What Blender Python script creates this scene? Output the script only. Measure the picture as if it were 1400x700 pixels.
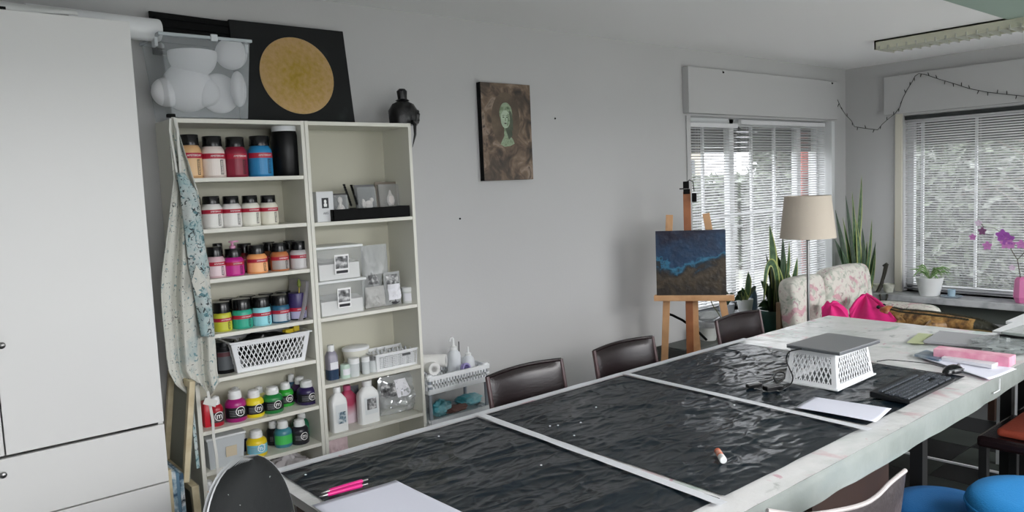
import bpy, bmesh, math, random
from mathutils import Vector, Matrix, noise
for _o in list(bpy.data.objects): bpy.data.objects.remove(_o)
SC = bpy.context.scene; COL = SC.collection
random.seed(7); PI = math.pi
# ------------------------------------------------------------------ camera (solved from the room's vanishing points)
F = 1042.4; YAW, PIT, ROL = 0.69477, 0.0912, -0.04277
CAM = Vector((-7.5829, -3.7709, 1.6630))
fw = Vector((math.sin(YAW)*math.cos(PIT), math.cos(YAW)*math.cos(PIT), -math.sin(PIT)))
r0 = Vector((math.cos(YAW), -math.sin(YAW), 0)); u0 = r0.cross(fw)
rt = r0*math.cos(ROL)+u0*math.sin(ROL); up = -r0*math.sin(ROL)+u0*math.cos(ROL)
cd = bpy.data.cameras.new('camera'); cam = bpy.data.objects.new('camera', cd); COL.objects.link(cam)
cd.sensor_width = 36; cd.lens = 36*F/1400; cd.clip_start = .05; cd.clip_end = 200
cam.matrix_world = Matrix(((rt.x, up.x, -fw.x, CAM.x), (rt.y, up.y, -fw.y, CAM.y), (rt.z, up.z, -fw.z, CAM.z), (0, 0, 0, 1)))
SC.camera = cam
# ------------------------------------------------------------------ world: overcast daylight
w = bpy.data.worlds.new('overcast'); SC.world = w; w.use_nodes = True
bg = w.node_tree.nodes['Background']; bg.inputs['Color'].default_value = (.93, .955, 1, 1); bg.inputs['Strength'].default_value = 2.7
SC.view_settings.view_transform = 'Standard'; SC.view_settings.look = 'None'
SC.view_settings.exposure = 0.68; SC.view_settings.gamma = 1; SC.view_settings.use_curve_mapping = False
SC.cycles.max_bounces = 10; SC.cycles.diffuse_bounces = 6; SC.cycles.transparent_max_bounces = 24
def portal(loc, rot, sx, sy):
    l = bpy.data.lights.new('window_portal', 'AREA'); l.shape = 'RECTANGLE'; l.size = sx; l.size_y = sy
    l.cycles.is_portal = True
    o = bpy.data.objects.new('window_portal', l); o.location = loc; o.rotation_euler = rot; COL.objects.link(o)
XL, YF, HC = -9.4, -4.75, 2.68         # wall_left x, wall_front y, ceiling height
portal((-1.44, .12, 1.34), (-PI/2, 0, 0), 2.2, 1.62)          # window in the long wall, light travels -y
portal((.12, -2.0, 1.35), (0, PI/2, 0), 1.62, 2.9)            # window in the right wall, light travels -x
def daylight_fill(loc, rot, sx, sy, watt):
    "area lamp added outside the unseen front windows to brighten the room"
    l = bpy.data.lights.new('daylight_fill', 'AREA'); l.shape = 'RECTANGLE'; l.size = sx; l.size_y = sy; l.energy = watt; l.color = (1, .985, .975)
    o = bpy.data.objects.new('daylight_fill', l); o.location = loc; o.rotation_euler = rot; COL.objects.link(o)
daylight_fill((-6.6, YF-1.5, 3.2), (PI/2-.75, 0, 0), 3.6, 2.4, 300)  # two added fill lamps behind the camera, standing in for sky light
daylight_fill((-2.4, YF-1.5, 3.2), (PI/2-.75, 0, 0), 3.6, 2.4, 330)

# ------------------------------------------------------------------ helpers
def at(px, py, ax, v):
    "point of the plane ax = v that the photograph shows at (px, py)"
    d = fw + rt*((px-700)/F) - up*((py-350)/F); i = 'xyz'.index(ax)
    return CAM + d*((v-CAM[i])/d[i])
def atp(px, py, P, n):
    d = fw + rt*((px-700)/F) - up*((py-350)/F); return CAM + d*((Vector(P)-CAM).dot(n)/d.dot(n))
def fit(x0, x1, ytop, y, zb):
    "centre x, width, height of an upright thing on a board at height zb, standing in the plane y"
    a = at((x0+x1)/2, ytop, 'y', y); dep = (a-CAM).dot(fw)
    return a.x, (x1-x0)*dep/F, a.z-zb
def lin(c): return tuple((v/12.92 if v <= .04045 else ((v+.055)/1.055)**2.4) for v in c)
def hx(h):
    h = h.lstrip('#'); return lin(tuple(int(h[i:i+2], 16)/255 for i in (0, 2, 4)))+(1,)
MT = {}
def mat(name, col, rough=.5, metal=0, bump=0, bscale=40, alpha=None, coat=0, var=0, vscale=6, sub=None, trans=0, spec=.5):
    if name in MT: return MT[name]
    m = bpy.data.materials.new(name); m.use_nodes = True; nt = m.node_tree; b = nt.nodes['Principled BSDF']
    c = hx(col) if isinstance(col, str) else col
    b.inputs['Base Color'].default_value = c; b.inputs['Roughness'].default_value = rough; b.inputs['Metallic'].default_value = metal
    b.inputs['Specular IOR Level'].default_value = spec
    if coat: b.inputs['Coat Weight'].default_value = coat; b.inputs['Coat Roughness'].default_value = .08
    if trans: b.inputs['Transmission Weight'].default_value = trans; b.inputs['IOR'].default_value = 1.3
    tc = nt.nodes.new('ShaderNodeTexCoord')
    if var or sub:
        n = nt.nodes.new('ShaderNodeTexNoise'); n.inputs['Scale'].default_value = vscale; n.inputs['Detail'].default_value = 6
        nt.links.new(tc.outputs['Object'], n.inputs['Vector'])
        mx = nt.nodes.new('ShaderNodeMix'); mx.data_type = 'RGBA'
        mx.inputs['A'].default_value = c
        mx.inputs['B'].default_value = hx(sub) if sub else tuple(v*(1-var) for v in c[:3])+(1,)
        rp = nt.nodes.new('ShaderNodeMapRange'); rp.inputs['From Min'].default_value = .4; rp.inputs['From Max'].default_value = .68
        nt.links.new(n.outputs['Fac'], rp.inputs['Value']); nt.links.new(rp.outputs['Result'], mx.inputs['Factor'])
        nt.links.new(mx.outputs['Result'], b.inputs['Base Color'])
    if bump:
        n2 = nt.nodes.new('ShaderNodeTexNoise'); n2.inputs['Scale'].default_value = bscale; n2.inputs['Detail'].default_value = 5
        nt.links.new(tc.outputs['Object'], n2.inputs['Vector'])
        bp = nt.nodes.new('ShaderNodeBump'); bp.inputs['Strength'].default_value = bump; bp.inputs['Distance'].default_value = .01
        nt.links.new(n2.outputs['Fac'], bp.inputs['Height']); nt.links.new(bp.outputs['Normal'], b.inputs['Normal'])
    if alpha is not None:
        out = nt.nodes['Material Output']; tr = nt.nodes.new('ShaderNodeBsdfTransparent'); ms = nt.nodes.new('ShaderNodeMixShader')
        ms.inputs['Fac'].default_value = alpha
        nt.links.new(tr.outputs[0], ms.inputs[1]); nt.links.new(b.outputs[0], ms.inputs[2]); nt.links.new(ms.outputs[0], out.inputs['Surface'])
    MT[name] = m; return m
def splat(name, base, spots, rough=.6, bump=0, alpha=None):
    "base colour with blotches; spots = [(colour, voronoi scale, radius, seed, chance)]"
    if name in MT: return MT[name]
    m = mat(name, base, rough, bump=bump, alpha=alpha); nt = m.node_tree; b = nt.nodes['Principled BSDF']
    tc = nt.nodes.new('ShaderNodeTexCoord'); prev = None
    for (c, sc, rad, sd, ch) in spots:
        mp = nt.nodes.new('ShaderNodeMapping'); mp.inputs['Location'].default_value = (sd, sd*1.7, sd*.6)
        nt.links.new(tc.outputs['Object'], mp.inputs['Vector'])
        nz = nt.nodes.new('ShaderNodeTexNoise'); nz.inputs['Scale'].default_value = sc*1.6; nz.inputs['Detail'].default_value = 3
        nt.links.new(mp.outputs[0], nz.inputs['Vector'])
        ad = nt.nodes.new('ShaderNodeMix'); ad.data_type = 'RGBA'; ad.blend_type = 'ADD'; ad.inputs['Factor'].default_value = .8/sc
        nt.links.new(mp.outputs[0], ad.inputs['A']); nt.links.new(nz.outputs['Color'], ad.inputs['B'])
        v = nt.nodes.new('ShaderNodeTexVoronoi'); v.inputs['Scale'].default_value = sc
        nt.links.new(ad.outputs['Result'], v.inputs['Vector'])
        lt = nt.nodes.new('ShaderNodeMath'); lt.operation = 'LESS_THAN'; lt.inputs[1].default_value = rad
        nt.links.new(v.outputs['Distance'], lt.inputs[0])
        sp = nt.nodes.new('ShaderNodeSeparateColor'); nt.links.new(v.outputs['Color'], sp.inputs[0])
        l2 = nt.nodes.new('ShaderNodeMath'); l2.operation = 'LESS_THAN'; l2.inputs[1].default_value = ch
        nt.links.new(sp.outputs[0], l2.inputs[0])
        mu = nt.nodes.new('ShaderNodeMath'); mu.operation = 'MULTIPLY'
        nt.links.new(lt.outputs[0], mu.inputs[0]); nt.links.new(l2.outputs[0], mu.inputs[1])
        mx = nt.nodes.new('ShaderNodeMix'); mx.data_type = 'RGBA'; mx.inputs['B'].default_value = hx(c)
        nt.links.new(mu.outputs[0], mx.inputs['Factor'])
        if prev: nt.links.new(prev.outputs['Result'], mx.inputs['A'])
        else: mx.inputs['A'].default_value = hx(base)
        prev = mx
    nt.links.new(prev.outputs['Result'], b.inputs['Base Color']); return m
def ramp_mat(name, stops, scale=5, detail=8, rough=.6, bump=.2, axis=None, grad=0, dist=0):
    "noise (plus a gradient along a local axis) through a colour ramp"
    m = mat(name, stops[0][1], rough); nt = m.node_tree; b = nt.nodes['Principled BSDF']
    tc = nt.nodes.new('ShaderNodeTexCoord'); n = nt.nodes.new('ShaderNodeTexNoise')
    n.inputs['Scale'].default_value = scale; n.inputs['Detail'].default_value = detail; n.inputs['Distortion'].default_value = dist
    nt.links.new(tc.outputs['Object'], n.inputs['Vector']); src = n.outputs['Fac']
    if axis is not None:
        sx = nt.nodes.new('ShaderNodeSeparateXYZ'); nt.links.new(tc.outputs['Object'], sx.inputs[0])
        ma = nt.nodes.new('ShaderNodeMath'); ma.operation = 'MULTIPLY_ADD'; ma.inputs[1].default_value = grad
        nt.links.new(sx.outputs[axis], ma.inputs[0]); nt.links.new(n.outputs['Fac'], ma.inputs[2]); src = ma.outputs[0]
    r = nt.nodes.new('ShaderNodeValToRGB'); e = r.color_ramp.elements
    while len(e) < len(stops): e.new(.5)
    for k, (p, c) in enumerate(stops): e[k].position = p; e[k].color = hx(c)
    nt.links.new(src, r.inputs['Fac']); nt.links.new(r.outputs['Color'], b.inputs['Base Color'])
    if bump:
        bp = nt.nodes.new('ShaderNodeBump'); bp.inputs['Strength'].default_value = bump; bp.inputs['Distance'].default_value = .004
        nt.links.new(n.outputs['Fac'], bp.inputs['Height']); nt.links.new(bp.outputs['Normal'], b.inputs['Normal'])
    return m

def softmix(name, base, layers, rough=.9, bump=.1, bscale=200, k_=.8, alpha=None, dist=1.5):
    m = mat(name, base, rough, bump=bump, bscale=bscale, alpha=alpha); nt = m.node_tree; b = nt.nodes['Principled BSDF']; tc = nt.nodes.new('ShaderNodeTexCoord'); prev = None
    for c, sc, lo, hi, off, vs in layers:
        mp = nt.nodes.new('ShaderNodeMapping'); mp.inputs['Location'].default_value = (off, off, off); nt.links.new(tc.outputs['Object'], mp.inputs['Vector'])
        n = nt.nodes.new('ShaderNodeTexNoise'); n.inputs['Scale'].default_value = sc; n.inputs['Detail'].default_value = 5; n.inputs['Distortion'].default_value = dist; nt.links.new(mp.outputs[0], n.inputs['Vector'])
        r = nt.nodes.new('ShaderNodeMapRange'); r.inputs['From Min'].default_value = lo; r.inputs['From Max'].default_value = hi; nt.links.new(n.outputs['Fac'], r.inputs['Value'])
        mx = nt.nodes.new('ShaderNodeMix'); mx.data_type = 'RGBA'; mx.inputs['B'].default_value = hx(c); mu = nt.nodes.new('ShaderNodeMath'); mu.operation = 'MULTIPLY'; mu.inputs[1].default_value = k_
        nt.links.new(r.outputs['Result'], mu.inputs[0]); nt.links.new(mu.outputs[0], mx.inputs['Factor'])
        if prev: nt.links.new(prev.outputs['Result'], mx.inputs['A'])
        else: mx.inputs['A'].default_value = hx(base)
        prev = mx
    nt.links.new(prev.outputs['Result'], b.inputs['Base Color']); return m
class MB:
    "collects vertices and faces of one mesh"
    def __init__(s): s.v = []; s.f = []; s.mi = []
    def add(s, vs, fs, mi=0):
        k = len(s.v); s.v += [tuple(v) for v in vs]; s.f += [tuple(i+k for i in f) for f in fs]; s.mi += [mi]*len(fs); return s
    def box(s, c, d, rz=0, mi=0, M=None):
        x, y, z = d[0]/2, d[1]/2, d[2]/2; R = M or Matrix.Rotation(rz, 3, 'Z')
        vs = [Vector(c)+R@Vector((a*x, b*y, e*z)) for e in (-1, 1) for (a, b) in ((-1, -1), (1, -1), (1, 1), (-1, 1))]
        return s.add(vs, [(3, 2, 1, 0), (4, 5, 6, 7), (0, 1, 5, 4), (1, 2, 6, 5), (2, 3, 7, 6), (3, 0, 4, 7)], mi)
    def b2(s, x0, x1, y0, y1, z0, z1, mi=0): return s.box(((x0+x1)/2, (y0+y1)/2, (z0+z1)/2), (abs(x1-x0), abs(y1-y0), abs(z1-z0)), mi=mi)
    def bar(s, a, b, w, t=None, mi=0, nrm=None):
        a, b = Vector(a), Vector(b); d = (b-a); L = d.length; d.normalize()
        n = Vector(nrm) if nrm else (Vector((0, 1, 0)) if abs(d.y) < .9 else Vector((0, 0, 1)))
        sd = d.cross(n).normalized(); n = sd.cross(d)
        M = Matrix((sd, n, d)).transposed(); return s.box((a+b)/2, (w, t or w, L), M=M, mi=mi)
    def tube(s, pts, r, n=8, mi=0, cap=True):
        pts = [Vector(p) for p in pts]; rr = r if isinstance(r, (list, tuple)) else [r]*len(pts); vs = []; fs = []
        t0 = (pts[1]-pts[0]).normalized(); u = t0.orthogonal().normalized()
        for i, p in enumerate(pts):
            t = (pts[min(i+1, len(pts)-1)]-pts[max(i-1, 0)]).normalized(); u = (u-t*u.dot(t)).normalized(); q = t.cross(u)
            vs += [p+(u*math.cos(2*PI*k/n)+q*math.sin(2*PI*k/n))*rr[i] for k in range(n)]
        for i in range(len(pts)-1):
            for k in range(n): fs.append((i*n+k, i*n+(k+1) % n, (i+1)*n+(k+1) % n, (i+1)*n+k))
        if cap: fs += [tuple(range(n))[::-1], tuple(range((len(pts)-1)*n, len(pts)*n))]
        return s.add(vs, fs, mi)
    def lathe(s, prof, n=24, c=(0, 0, 0), sq=0, mi=0, sx=1, sy=1):
        vs = []; fs = []
        for (r, z) in prof:
            for k in range(n):
                a = 2*PI*k/n; ca, sa = math.cos(a), math.sin(a)
                if sq: p = (abs(ca)**sq+abs(sa)**sq)**(-1/sq); ca *= p; sa *= p
                vs.append((c[0]+r*ca*sx, c[1]+r*sa*sy, c[2]+z))
        for i in range(len(prof)-1):
            for k in range(n): fs.append((i*n+k, i*n+(k+1) % n, (i+1)*n+(k+1) % n, (i+1)*n+k))
        if prof[0][0] > 1e-6: fs.append(tuple(range(n))[::-1])
        if prof[-1][0] > 1e-6: fs.append(tuple(range((len(prof)-1)*n, len(prof)*n)))
        return s.add(vs, fs, mi)
    def sphere(s, c, r, n=16, mi=0):
        r = r if isinstance(r, (tuple, list)) else (r, r, r); pr = [(math.sin(PI*i/n*1.0), -math.cos(PI*i/n)) for i in range(n+1)]
        vs = []; fs = []; m = n*2
        for (a, z) in pr:
            for k in range(m): vs.append((c[0]+r[0]*a*math.cos(2*PI*k/m), c[1]+r[1]*a*math.sin(2*PI*k/m), c[2]+r[2]*z))
        for i in range(n):
            for k in range(m): fs.append((i*m+k, i*m+(k+1) % m, (i+1)*m+(k+1) % m, (i+1)*m+k))
        return s.add(vs, fs, mi)
    def grid(s, fn, nu, nv, mi=0):
        vs = [fn(i/nu, j/nv) for j in range(nv+1) for i in range(nu+1)]
        fs = [(j*(nu+1)+i, j*(nu+1)+i+1, (j+1)*(nu+1)+i+1, (j+1)*(nu+1)+i) for j in range(nv) for i in range(nu)]
        return s.add(vs, fs, mi)
    def lattice(s, q, nu, w, t, slope=2.0, straight=False, nv=0):
        "crossing bars over the quad q = (bottom left, bottom right, top right, top left)"
        A, B, Cc, D = [Vector(p) for p in q]; nrm = (B-A).cross(D-A).normalized()
        P = lambda u, v: (A*(1-u)+B*u)*(1-v)+(D*(1-u)+Cc*u)*v
        if straight:
            for i in range(nu+1): s.bar(P(i/nu, 0), P(i/nu, 1), w, t, nrm=nrm)
            for j in range(nv+1): s.bar(P(0, j/nv), P(1, j/nv), w, t*.9, nrm=nrm)
            return s
        du = slope/nu
        for sg in (1, -1):
            k = -int(slope)-1
            while k <= nu+slope+1:
                u0, u1 = (k/nu, k/nu+du) if sg > 0 else (k/nu+du, k/nu)
                a, b = 0., 1.
                if u1 != u0:
                    ts = sorted(((0-u0)/(u1-u0), (1-u0)/(u1-u0))); a = max(0, ts[0]); b = min(1, ts[1])
                if b-a > .02: s.bar(P(u0+(u1-u0)*a, a), P(u0+(u1-u0)*b, b), w, t*(1 if sg > 0 else .86), nrm=nrm)
                k += 1
        return s
    def mesh(s, name, smooth=False, ang=40):
        me = bpy.data.meshes.new(name); me.from_pydata(s.v, [], s.f)
        for p, m in zip(me.polygons, s.mi): p.material_index = m
        me.update()
        if smooth:
            for p in me.polygons: p.use_smooth = True
            try: me.set_sharp_from_angle(angle=math.radians(ang))
            except Exception: pass
        return me
def obj(name, mb, m, parent=None, loc=(0, 0, 0), rot=(0, 0, 0), smooth=False, bevel=0, solid=0, sub=0, kind=None, label=None, ang=40):
    me = mb.mesh(name, smooth or sub > 0, ang) if isinstance(mb, MB) else mb
    if isinstance(mb, MB):
        for x in (m if isinstance(m, (list, tuple)) else [m]): me.materials.append(x)
    o = bpy.data.objects.new(name, me); COL.objects.link(o); o.location = loc; o.rotation_euler = rot
    if parent: o.parent = parent
    if solid: q = o.modifiers.new('solid', 'SOLIDIFY'); q.thickness = solid; q.offset = 0
    if bevel: q = o.modifiers.new('bevel', 'BEVEL'); q.width = bevel; q.segments = 2; q.limit_method = 'ANGLE'; q.angle_limit = .6
    if sub: q = o.modifiers.new('sub', 'SUBSURF'); q.levels = sub; q.render_levels = sub
    if kind: o['kind'] = kind
    if label: o['label'] = label
    return o
def tag(o, label, cat, group=None):
    o['label'] = label; o['category'] = cat
    if group: o['group'] = group
    return o
def thing(name, label, cat, loc=(0, 0, 0), rz=0, group=None, rot=None):
    o = bpy.data.objects.new(name, None); COL.objects.link(o); o.empty_display_size = .05
    o.location = loc; o.rotation_euler = rot or (0, 0, rz); return tag(o, label, cat, group)
def solo(name, mb, m, label, cat, group=None, **k): return tag(obj(name, mb, m, **k), label, cat, group)
def struct(name, mb, m, **k): o = obj(name, mb, m, **k); o['kind'] = 'structure'; return o
def dup(root, loc, rz, label, group=None):
    r = root.copy(); COL.objects.link(r); r.location = loc; r.rotation_euler = (0, 0, rz); r['label'] = label
    if group: r['group'] = group
    for ch in list(root.children):
        c = ch.copy(); COL.objects.link(c); c.parent = r
        for g in ch.children: d = g.copy(); COL.objects.link(d); d.parent = c
    return r
TXT = {}
def text_mesh(txt, size, bend=0, ext=.0004, rotv=False):
    k = (txt, size, bend, rotv)
    if k in TXT: return TXT[k]
    cu = bpy.data.curves.new('t', 'FONT'); cu.body = txt; cu.size = size; cu.align_x = 'CENTER'; cu.align_y = 'CENTER'; cu.extrude = ext; cu.resolution_u = 2
    o = bpy.data.objects.new('t', cu); COL.objects.link(o); dg = bpy.context.evaluated_depsgraph_get(); dg.update()
    me = bpy.data.meshes.new_from_object(o.evaluated_get(dg)); bpy.data.objects.remove(o)
    for v in me.vertices:
        x, y, z = v.co
        if rotv: x, y = -y, x
        if bend: a = x/bend; v.co = ((bend+z)*math.sin(a), -(bend+z)*math.cos(a), y)
        else: v.co = (x, -z, y)
    TXT[k] = me; return me
def lettering(txt, size, m, parent, loc, bend=0, rz=0, rotv=False, name='lettering'):
    me = text_mesh(txt, size, bend, rotv=rotv).copy(); me.materials.clear(); me.materials.append(m)
    o = bpy.data.objects.new(name, me); COL.objects.link(o); o.parent = parent; o.location = loc; o.rotation_euler = (0, 0, rz); return o
def arcband(r, a0, a1, z0, z1, n=14, t=.0006):
    mb = MB()
    mb.grid(lambda u, v: (r*math.sin(a0+(a1-a0)*u), -r*math.cos(a0+(a1-a0)*u), z0+(z1-z0)*v), n, 1); return mb

# ------------------------------------------------------------------ materials
WALL = mat('wall_paint', '#bababa', .8, bump=.05, bscale=60, var=.03, vscale=1.2)
CEIL = mat('ceiling_paint', '#f0f0f0', .85, bump=.04, bscale=50)
WHITE = mat('white_lacquer', '#d9d9d8', .35)
SHELF = mat('shelf_white', '#dad9cf', .45)
SHBACK = mat('shelf_back', '#b9b7a7', .6)
PLW = mat('white_plastic', '#e2e4e6', .35)
BLK = mat('black_plastic', '#0b0c0e', .35, spec=.3)
BLKM = mat('black_matte', '#08090a', .75, spec=.2)
STEEL = mat('brushed_steel', '#9a9a9a', .3, 1)
FRAME = mat('window_frame_white', '#d3d5d6', .35)
GLASS = mat('thin_glass', '#ffffff', .02, alpha=.10)
SLAT = mat('blind_slat', '#d8d8da', .45)
PINK = mat('hot_pink_cloth', '#d81b78', .7, bump=.25, bscale=30)
DKLEATH = mat('dark_brown_leather', '#1c1214', .26, bump=.1, bscale=120, spec=.45)
# ------------------------------------------------------------------ setting
TILE_L = mat('tile_grey_green', '#2c312e', .6, var=.2, spec=.15); TILE_D = mat('tile_black', '#0c0e0f', .55, spec=.15)
def checker():
    m = mat('checker_floor', '#444444', .35); nt = m.node_tree; b = nt.nodes['Principled BSDF']
    tc = nt.nodes.new('ShaderNodeTexCoord'); c = nt.nodes.new('ShaderNodeTexChecker'); c.inputs['Scale'].default_value = 1/.3
    c.inputs['Color1'].default_value = hx('#2c312e'); c.inputs['Color2'].default_value = hx('#0c0e0f')
    nt.links.new(tc.outputs['Object'], c.inputs['Vector']); nt.links.new(c.outputs['Color'], b.inputs['Base Color']); return m
fl = struct('floor', MB().b2(XL-.2, .2, YF-.2, .2, -.12, -.006), checker())
tl = [MB().box((0, 0, 0), (.296, .296, .006)).mesh('tile') for _ in range(2)]
tl[0].materials.append(TILE_L); tl[1].materials.append(TILE_D)
for i in range(-24, -7):
    for j in range(-11, -2):
        o = bpy.data.objects.new('tile', tl[(i+j) % 2]); COL.objects.link(o); o.parent = fl; o.location = (i*.3+.15, j*.3+.15, -.003)
struct('ceiling', MB().b2(XL-.2, .2, YF-.2, .2, HC, HC+.1), CEIL)
AX0, AX1, AZ0, AZ1 = -2.55, -.33, .52, 2.16      # window in the long wall
BY0, BY1, BZ0, BZ1 = -3.45, -.56, .49, 2.17      # window in the right wall
T = .22
mb = MB(); mb.b2(XL-.2, AX0, 0, T, 0, HC).b2(AX1, T, 0, T, 0, HC).b2(AX0, AX1, 0, T, 0, AZ0).b2(AX0, AX1, 0, T, AZ1, HC)
struct('wall_back', mb, WALL)
mb = MB(); mb.b2(0, T, BY1, 0, 0, HC).b2(0, T, YF-.2, BY0, 0, HC).b2(0, T, BY0, BY1, 0, BZ0).b2(0, T, BY0, BY1, BZ1, HC)
struct('wall_right', mb, WALL)
struct('wall_left', MB().b2(XL-.2, XL, YF, 0, 0, HC), WALL)
mb = MB(); mb.b2(XL, -8.2, YF-.2, YF, 0, HC).b2(-5, -4, YF-.2, YF, 0, HC).b2(-.8, 0, YF-.2, YF, 0, HC)
for a, b in ((-8.2, -5), (-4, -.8)): mb.b2(a, b, YF-.2, YF, 0, .1).b2(a, b, YF-.2, YF, 2.35, HC)
struct('wall_front', mb, WALL)
struct('trim_1', MB().b2(-2.63, -.27, -.06, 0, 2.175, 2.535), WALL, bevel=.004)
struct('trim_2', MB().b2(-.06, 0, -3.8, -.405, 2.19, 2.55), WALL, bevel=.004)
struct('trim_3', MB().b2(-3.6, 0, YF, -1.86, HC-.012, HC), mat('ceiling_panel_green', '#94a89c', .7))
struct('trim_4', MB().b2(-.02, 0, -3.5, -.62, .26, .43), mat('niche_grey_green', '#5e645e', .7))
struct('baseboard_back', MB().b2(XL, 0, -.014, 0, 0, .07), WHITE)
struct('baseboard_right', MB().b2(-.014, 0, YF, -.02, 0, .07), WHITE)
MARB = mat('marble_sill', '#b9bbbd', .35, sub='#8e9094', vscale=9)
struct('trim_5', MB().b2(-.26, .18, -3.5, -.03, .43, .49), MARB, bevel=.006)
struct('trim_6', MB().b2(-2.6, -.3, -.24, .18, .47, .52), MARB, bevel=.006)
def window(name, x0, x1, z0, z1, dirn, muls, bars):
    "a frame with mullions, glass and outside shutter; dirn 'y' = in the long wall, 'x' = in the right wall"
    fr = MB(); yy = .13
    def B(a, b, c, d, y0=yy-.03, y1=yy+.03, m=fr): m.b2(a, b, y0, y1, c, d)
    B(x0, x1, z0, z0+.06); B(x0, x1, z1-.06, z1); B(x0, x0+.06, z0, z1); B(x1-.06, x1, z0, z1)
    for q in muls: B(q-.035, q+.035, z0, z1)
    thin = MB()
    for (a, b, c, d) in bars: B(a, b, c, d, yy-.012, yy+.012, thin)
    gl = MB(); B(x0+.02, x1-.02, z0+.02, z1-.02, yy-.003, yy+.003, gl)
    def conv(m):
        if dirn == 'x': m.v = [(v[1], v[0], v[2]) for v in m.v]; m.f = [f[::-1] for f in m.f]
        return m
    wn = struct(name, conv(fr), FRAME, bevel=.004)
    obj('glazing_bar', conv(thin), FRAME, wn); obj('pane', conv(gl), GLASS, wn)
    return wn
wA = window('window_1', AX0, AX1, AZ0, AZ1, 'y', [-1.83, -.72],
    [(-2.22, -2.2, AZ0, AZ1), (-1.5, -1.48, AZ0, AZ1), (-1.12, -1.10, AZ0, AZ1), (-2.5, -.4, 1.32, 1.34)])
wB = window('window_2', BY0, BY1, BZ0, BZ1, 'x', [-2.3], [(-.70, -.675, BZ0, BZ1), (-1.16, -1.14, BZ0, BZ1)])
obj('handle', MB().box((-1.83, .08, 1.18), (.03, .03, .12)).box((-1.80, .06, 1.23), (.09, .02, .02)), FRAME, wA)
obj('reveal', MB().b2(AX1-.03, AX1-.005, -.04, .1, AZ0, AZ1), FRAME, wA)
obj('jamb_strip', MB().b2(AX1-.002, AX1+.05, -.03, -.001, AZ0-.3, AZ1), FRAME, wA)
obj('jamb_strip', MB().b2(AX0-.05, AX0, -.012, -.001, AZ0, AZ1), WALL, wA)
obj('jamb_strip', MB().b2(-.03, -.001, BY1+.002, BY1+.06, BZ0, BZ1+.02), mat('cream_strip', '#cfcbbd', .5), wB)
DKSH = mat('roller_shutter_grey', '#2c3030', .6)
for wn, nm, seg in ((wA, 'y', [AX0+.02, AX1-.02]), (wB, 'x', [BY0, BY1])):
    zt = AZ1 if nm == 'y' else BZ1
    for k in range(6):
        m = MB(); z = zt-.01-k*.046
        if nm == 'y': m.b2(seg[0], seg[1], .17, .185, z-.043, z)
        else: m.b2(.17, .185, seg[0], seg[1], z-.043, z)
        obj('shutter_slat', m, DKSH, wn)
# front windows behind the camera
for n, (a, b) in enumerate(((-8.2, -5), (-4, -.8))):
    m = MB()
    for x in (a+.03, (a+b)/2, b-.03): m.b2(x-.03, x+.03, YF-.14, YF-.08, .1, 2.35)
    m.b2(a, b, YF-.14, YF-.08, .1, .16); m.b2(a, b, YF-.14, YF-.08, 2.29, 2.35)
    struct('window_%d' % (n+3), m, FRAME)
# ---- venetian blinds
def blind(name, label, a, b, z0, z1, off, dirn, rot, pitch=.0225, top=.035):
    r = thing(name, label, 'blind', (0, 0, 0)); L = b-a; c = (a+b)/2
    sl = MB(); sl.grid(lambda u, v: ((u-.5)*L, (v-.5)*.025, .0018*(1-(2*v-1)**2)), 1, 4)
    me = sl.mesh('slat', True); me.materials.append(SLAT)
    n = int((z1-z0-top)/pitch)
    for k in range(n):
        o = bpy.data.objects.new('slat', me); COL.objects.link(o); o.parent = r; z = z1-top-.01-k*pitch
        if dirn == 'y': o.location = (c, off, z); o.rotation_euler = (rot, 0, 0)
        else: o.location = (off, c, z); o.rotation_euler = Matrix.Rotation(PI/2, 3, 'Z').to_euler(); o.rotation_euler = (Matrix.Rotation(-PI/2, 3, 'Z') @ Matrix.Rotation(rot, 3, 'X')).to_euler()
    P = (lambda x, y, z: (x, y, z)) if dirn == 'y' else (lambda x, y, z: (y, x, z))
    obj('head_rail', MB().box(P(c, off, z1-top/2), P(L, .03, top) if dirn == 'y' else (.03, L, top)), DKSH if dirn == 'x' else SLAT, r)
    obj('bottom_rail', MB().box(P(c, off, z1-top-.012-n*pitch), (L, .028, .014) if dirn == 'y' else (.028, L, .014)), mat('rail_grey', '#6b6d72', .4), r)
    m = MB()
    for q in [a+.12+(L-.24)*i/max(1, round(L/.55)) for i in range(int(round(L/.55))+1)]:
        for d in (-.0125, .0125): m.tube([P(q, off+d, z0+.02), P(q, off+d, z1-top)], .0009, 4)
    obj('ladder_cord', m, SLAT, r)
    return r
blind('venetian_blind', 'white venetian blind over the narrower left light of the back-wall window, behind the easel', AX0+.015, -1.86, .57, 2.11, .03, 'y', .42)
blind('venetian_blind', 'white venetian blind over the wide right light of the back-wall window, behind the floor lamp', -1.80, AX1-.04, .50, 2.145, .035, 'y', .42)
blind('venetian_blind', 'white venetian blind over the right-hand window above the marble sill', BY0+.01, BY1-.01, .52, 2.165, -.012 if False else .03, 'x', -.42)
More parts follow.
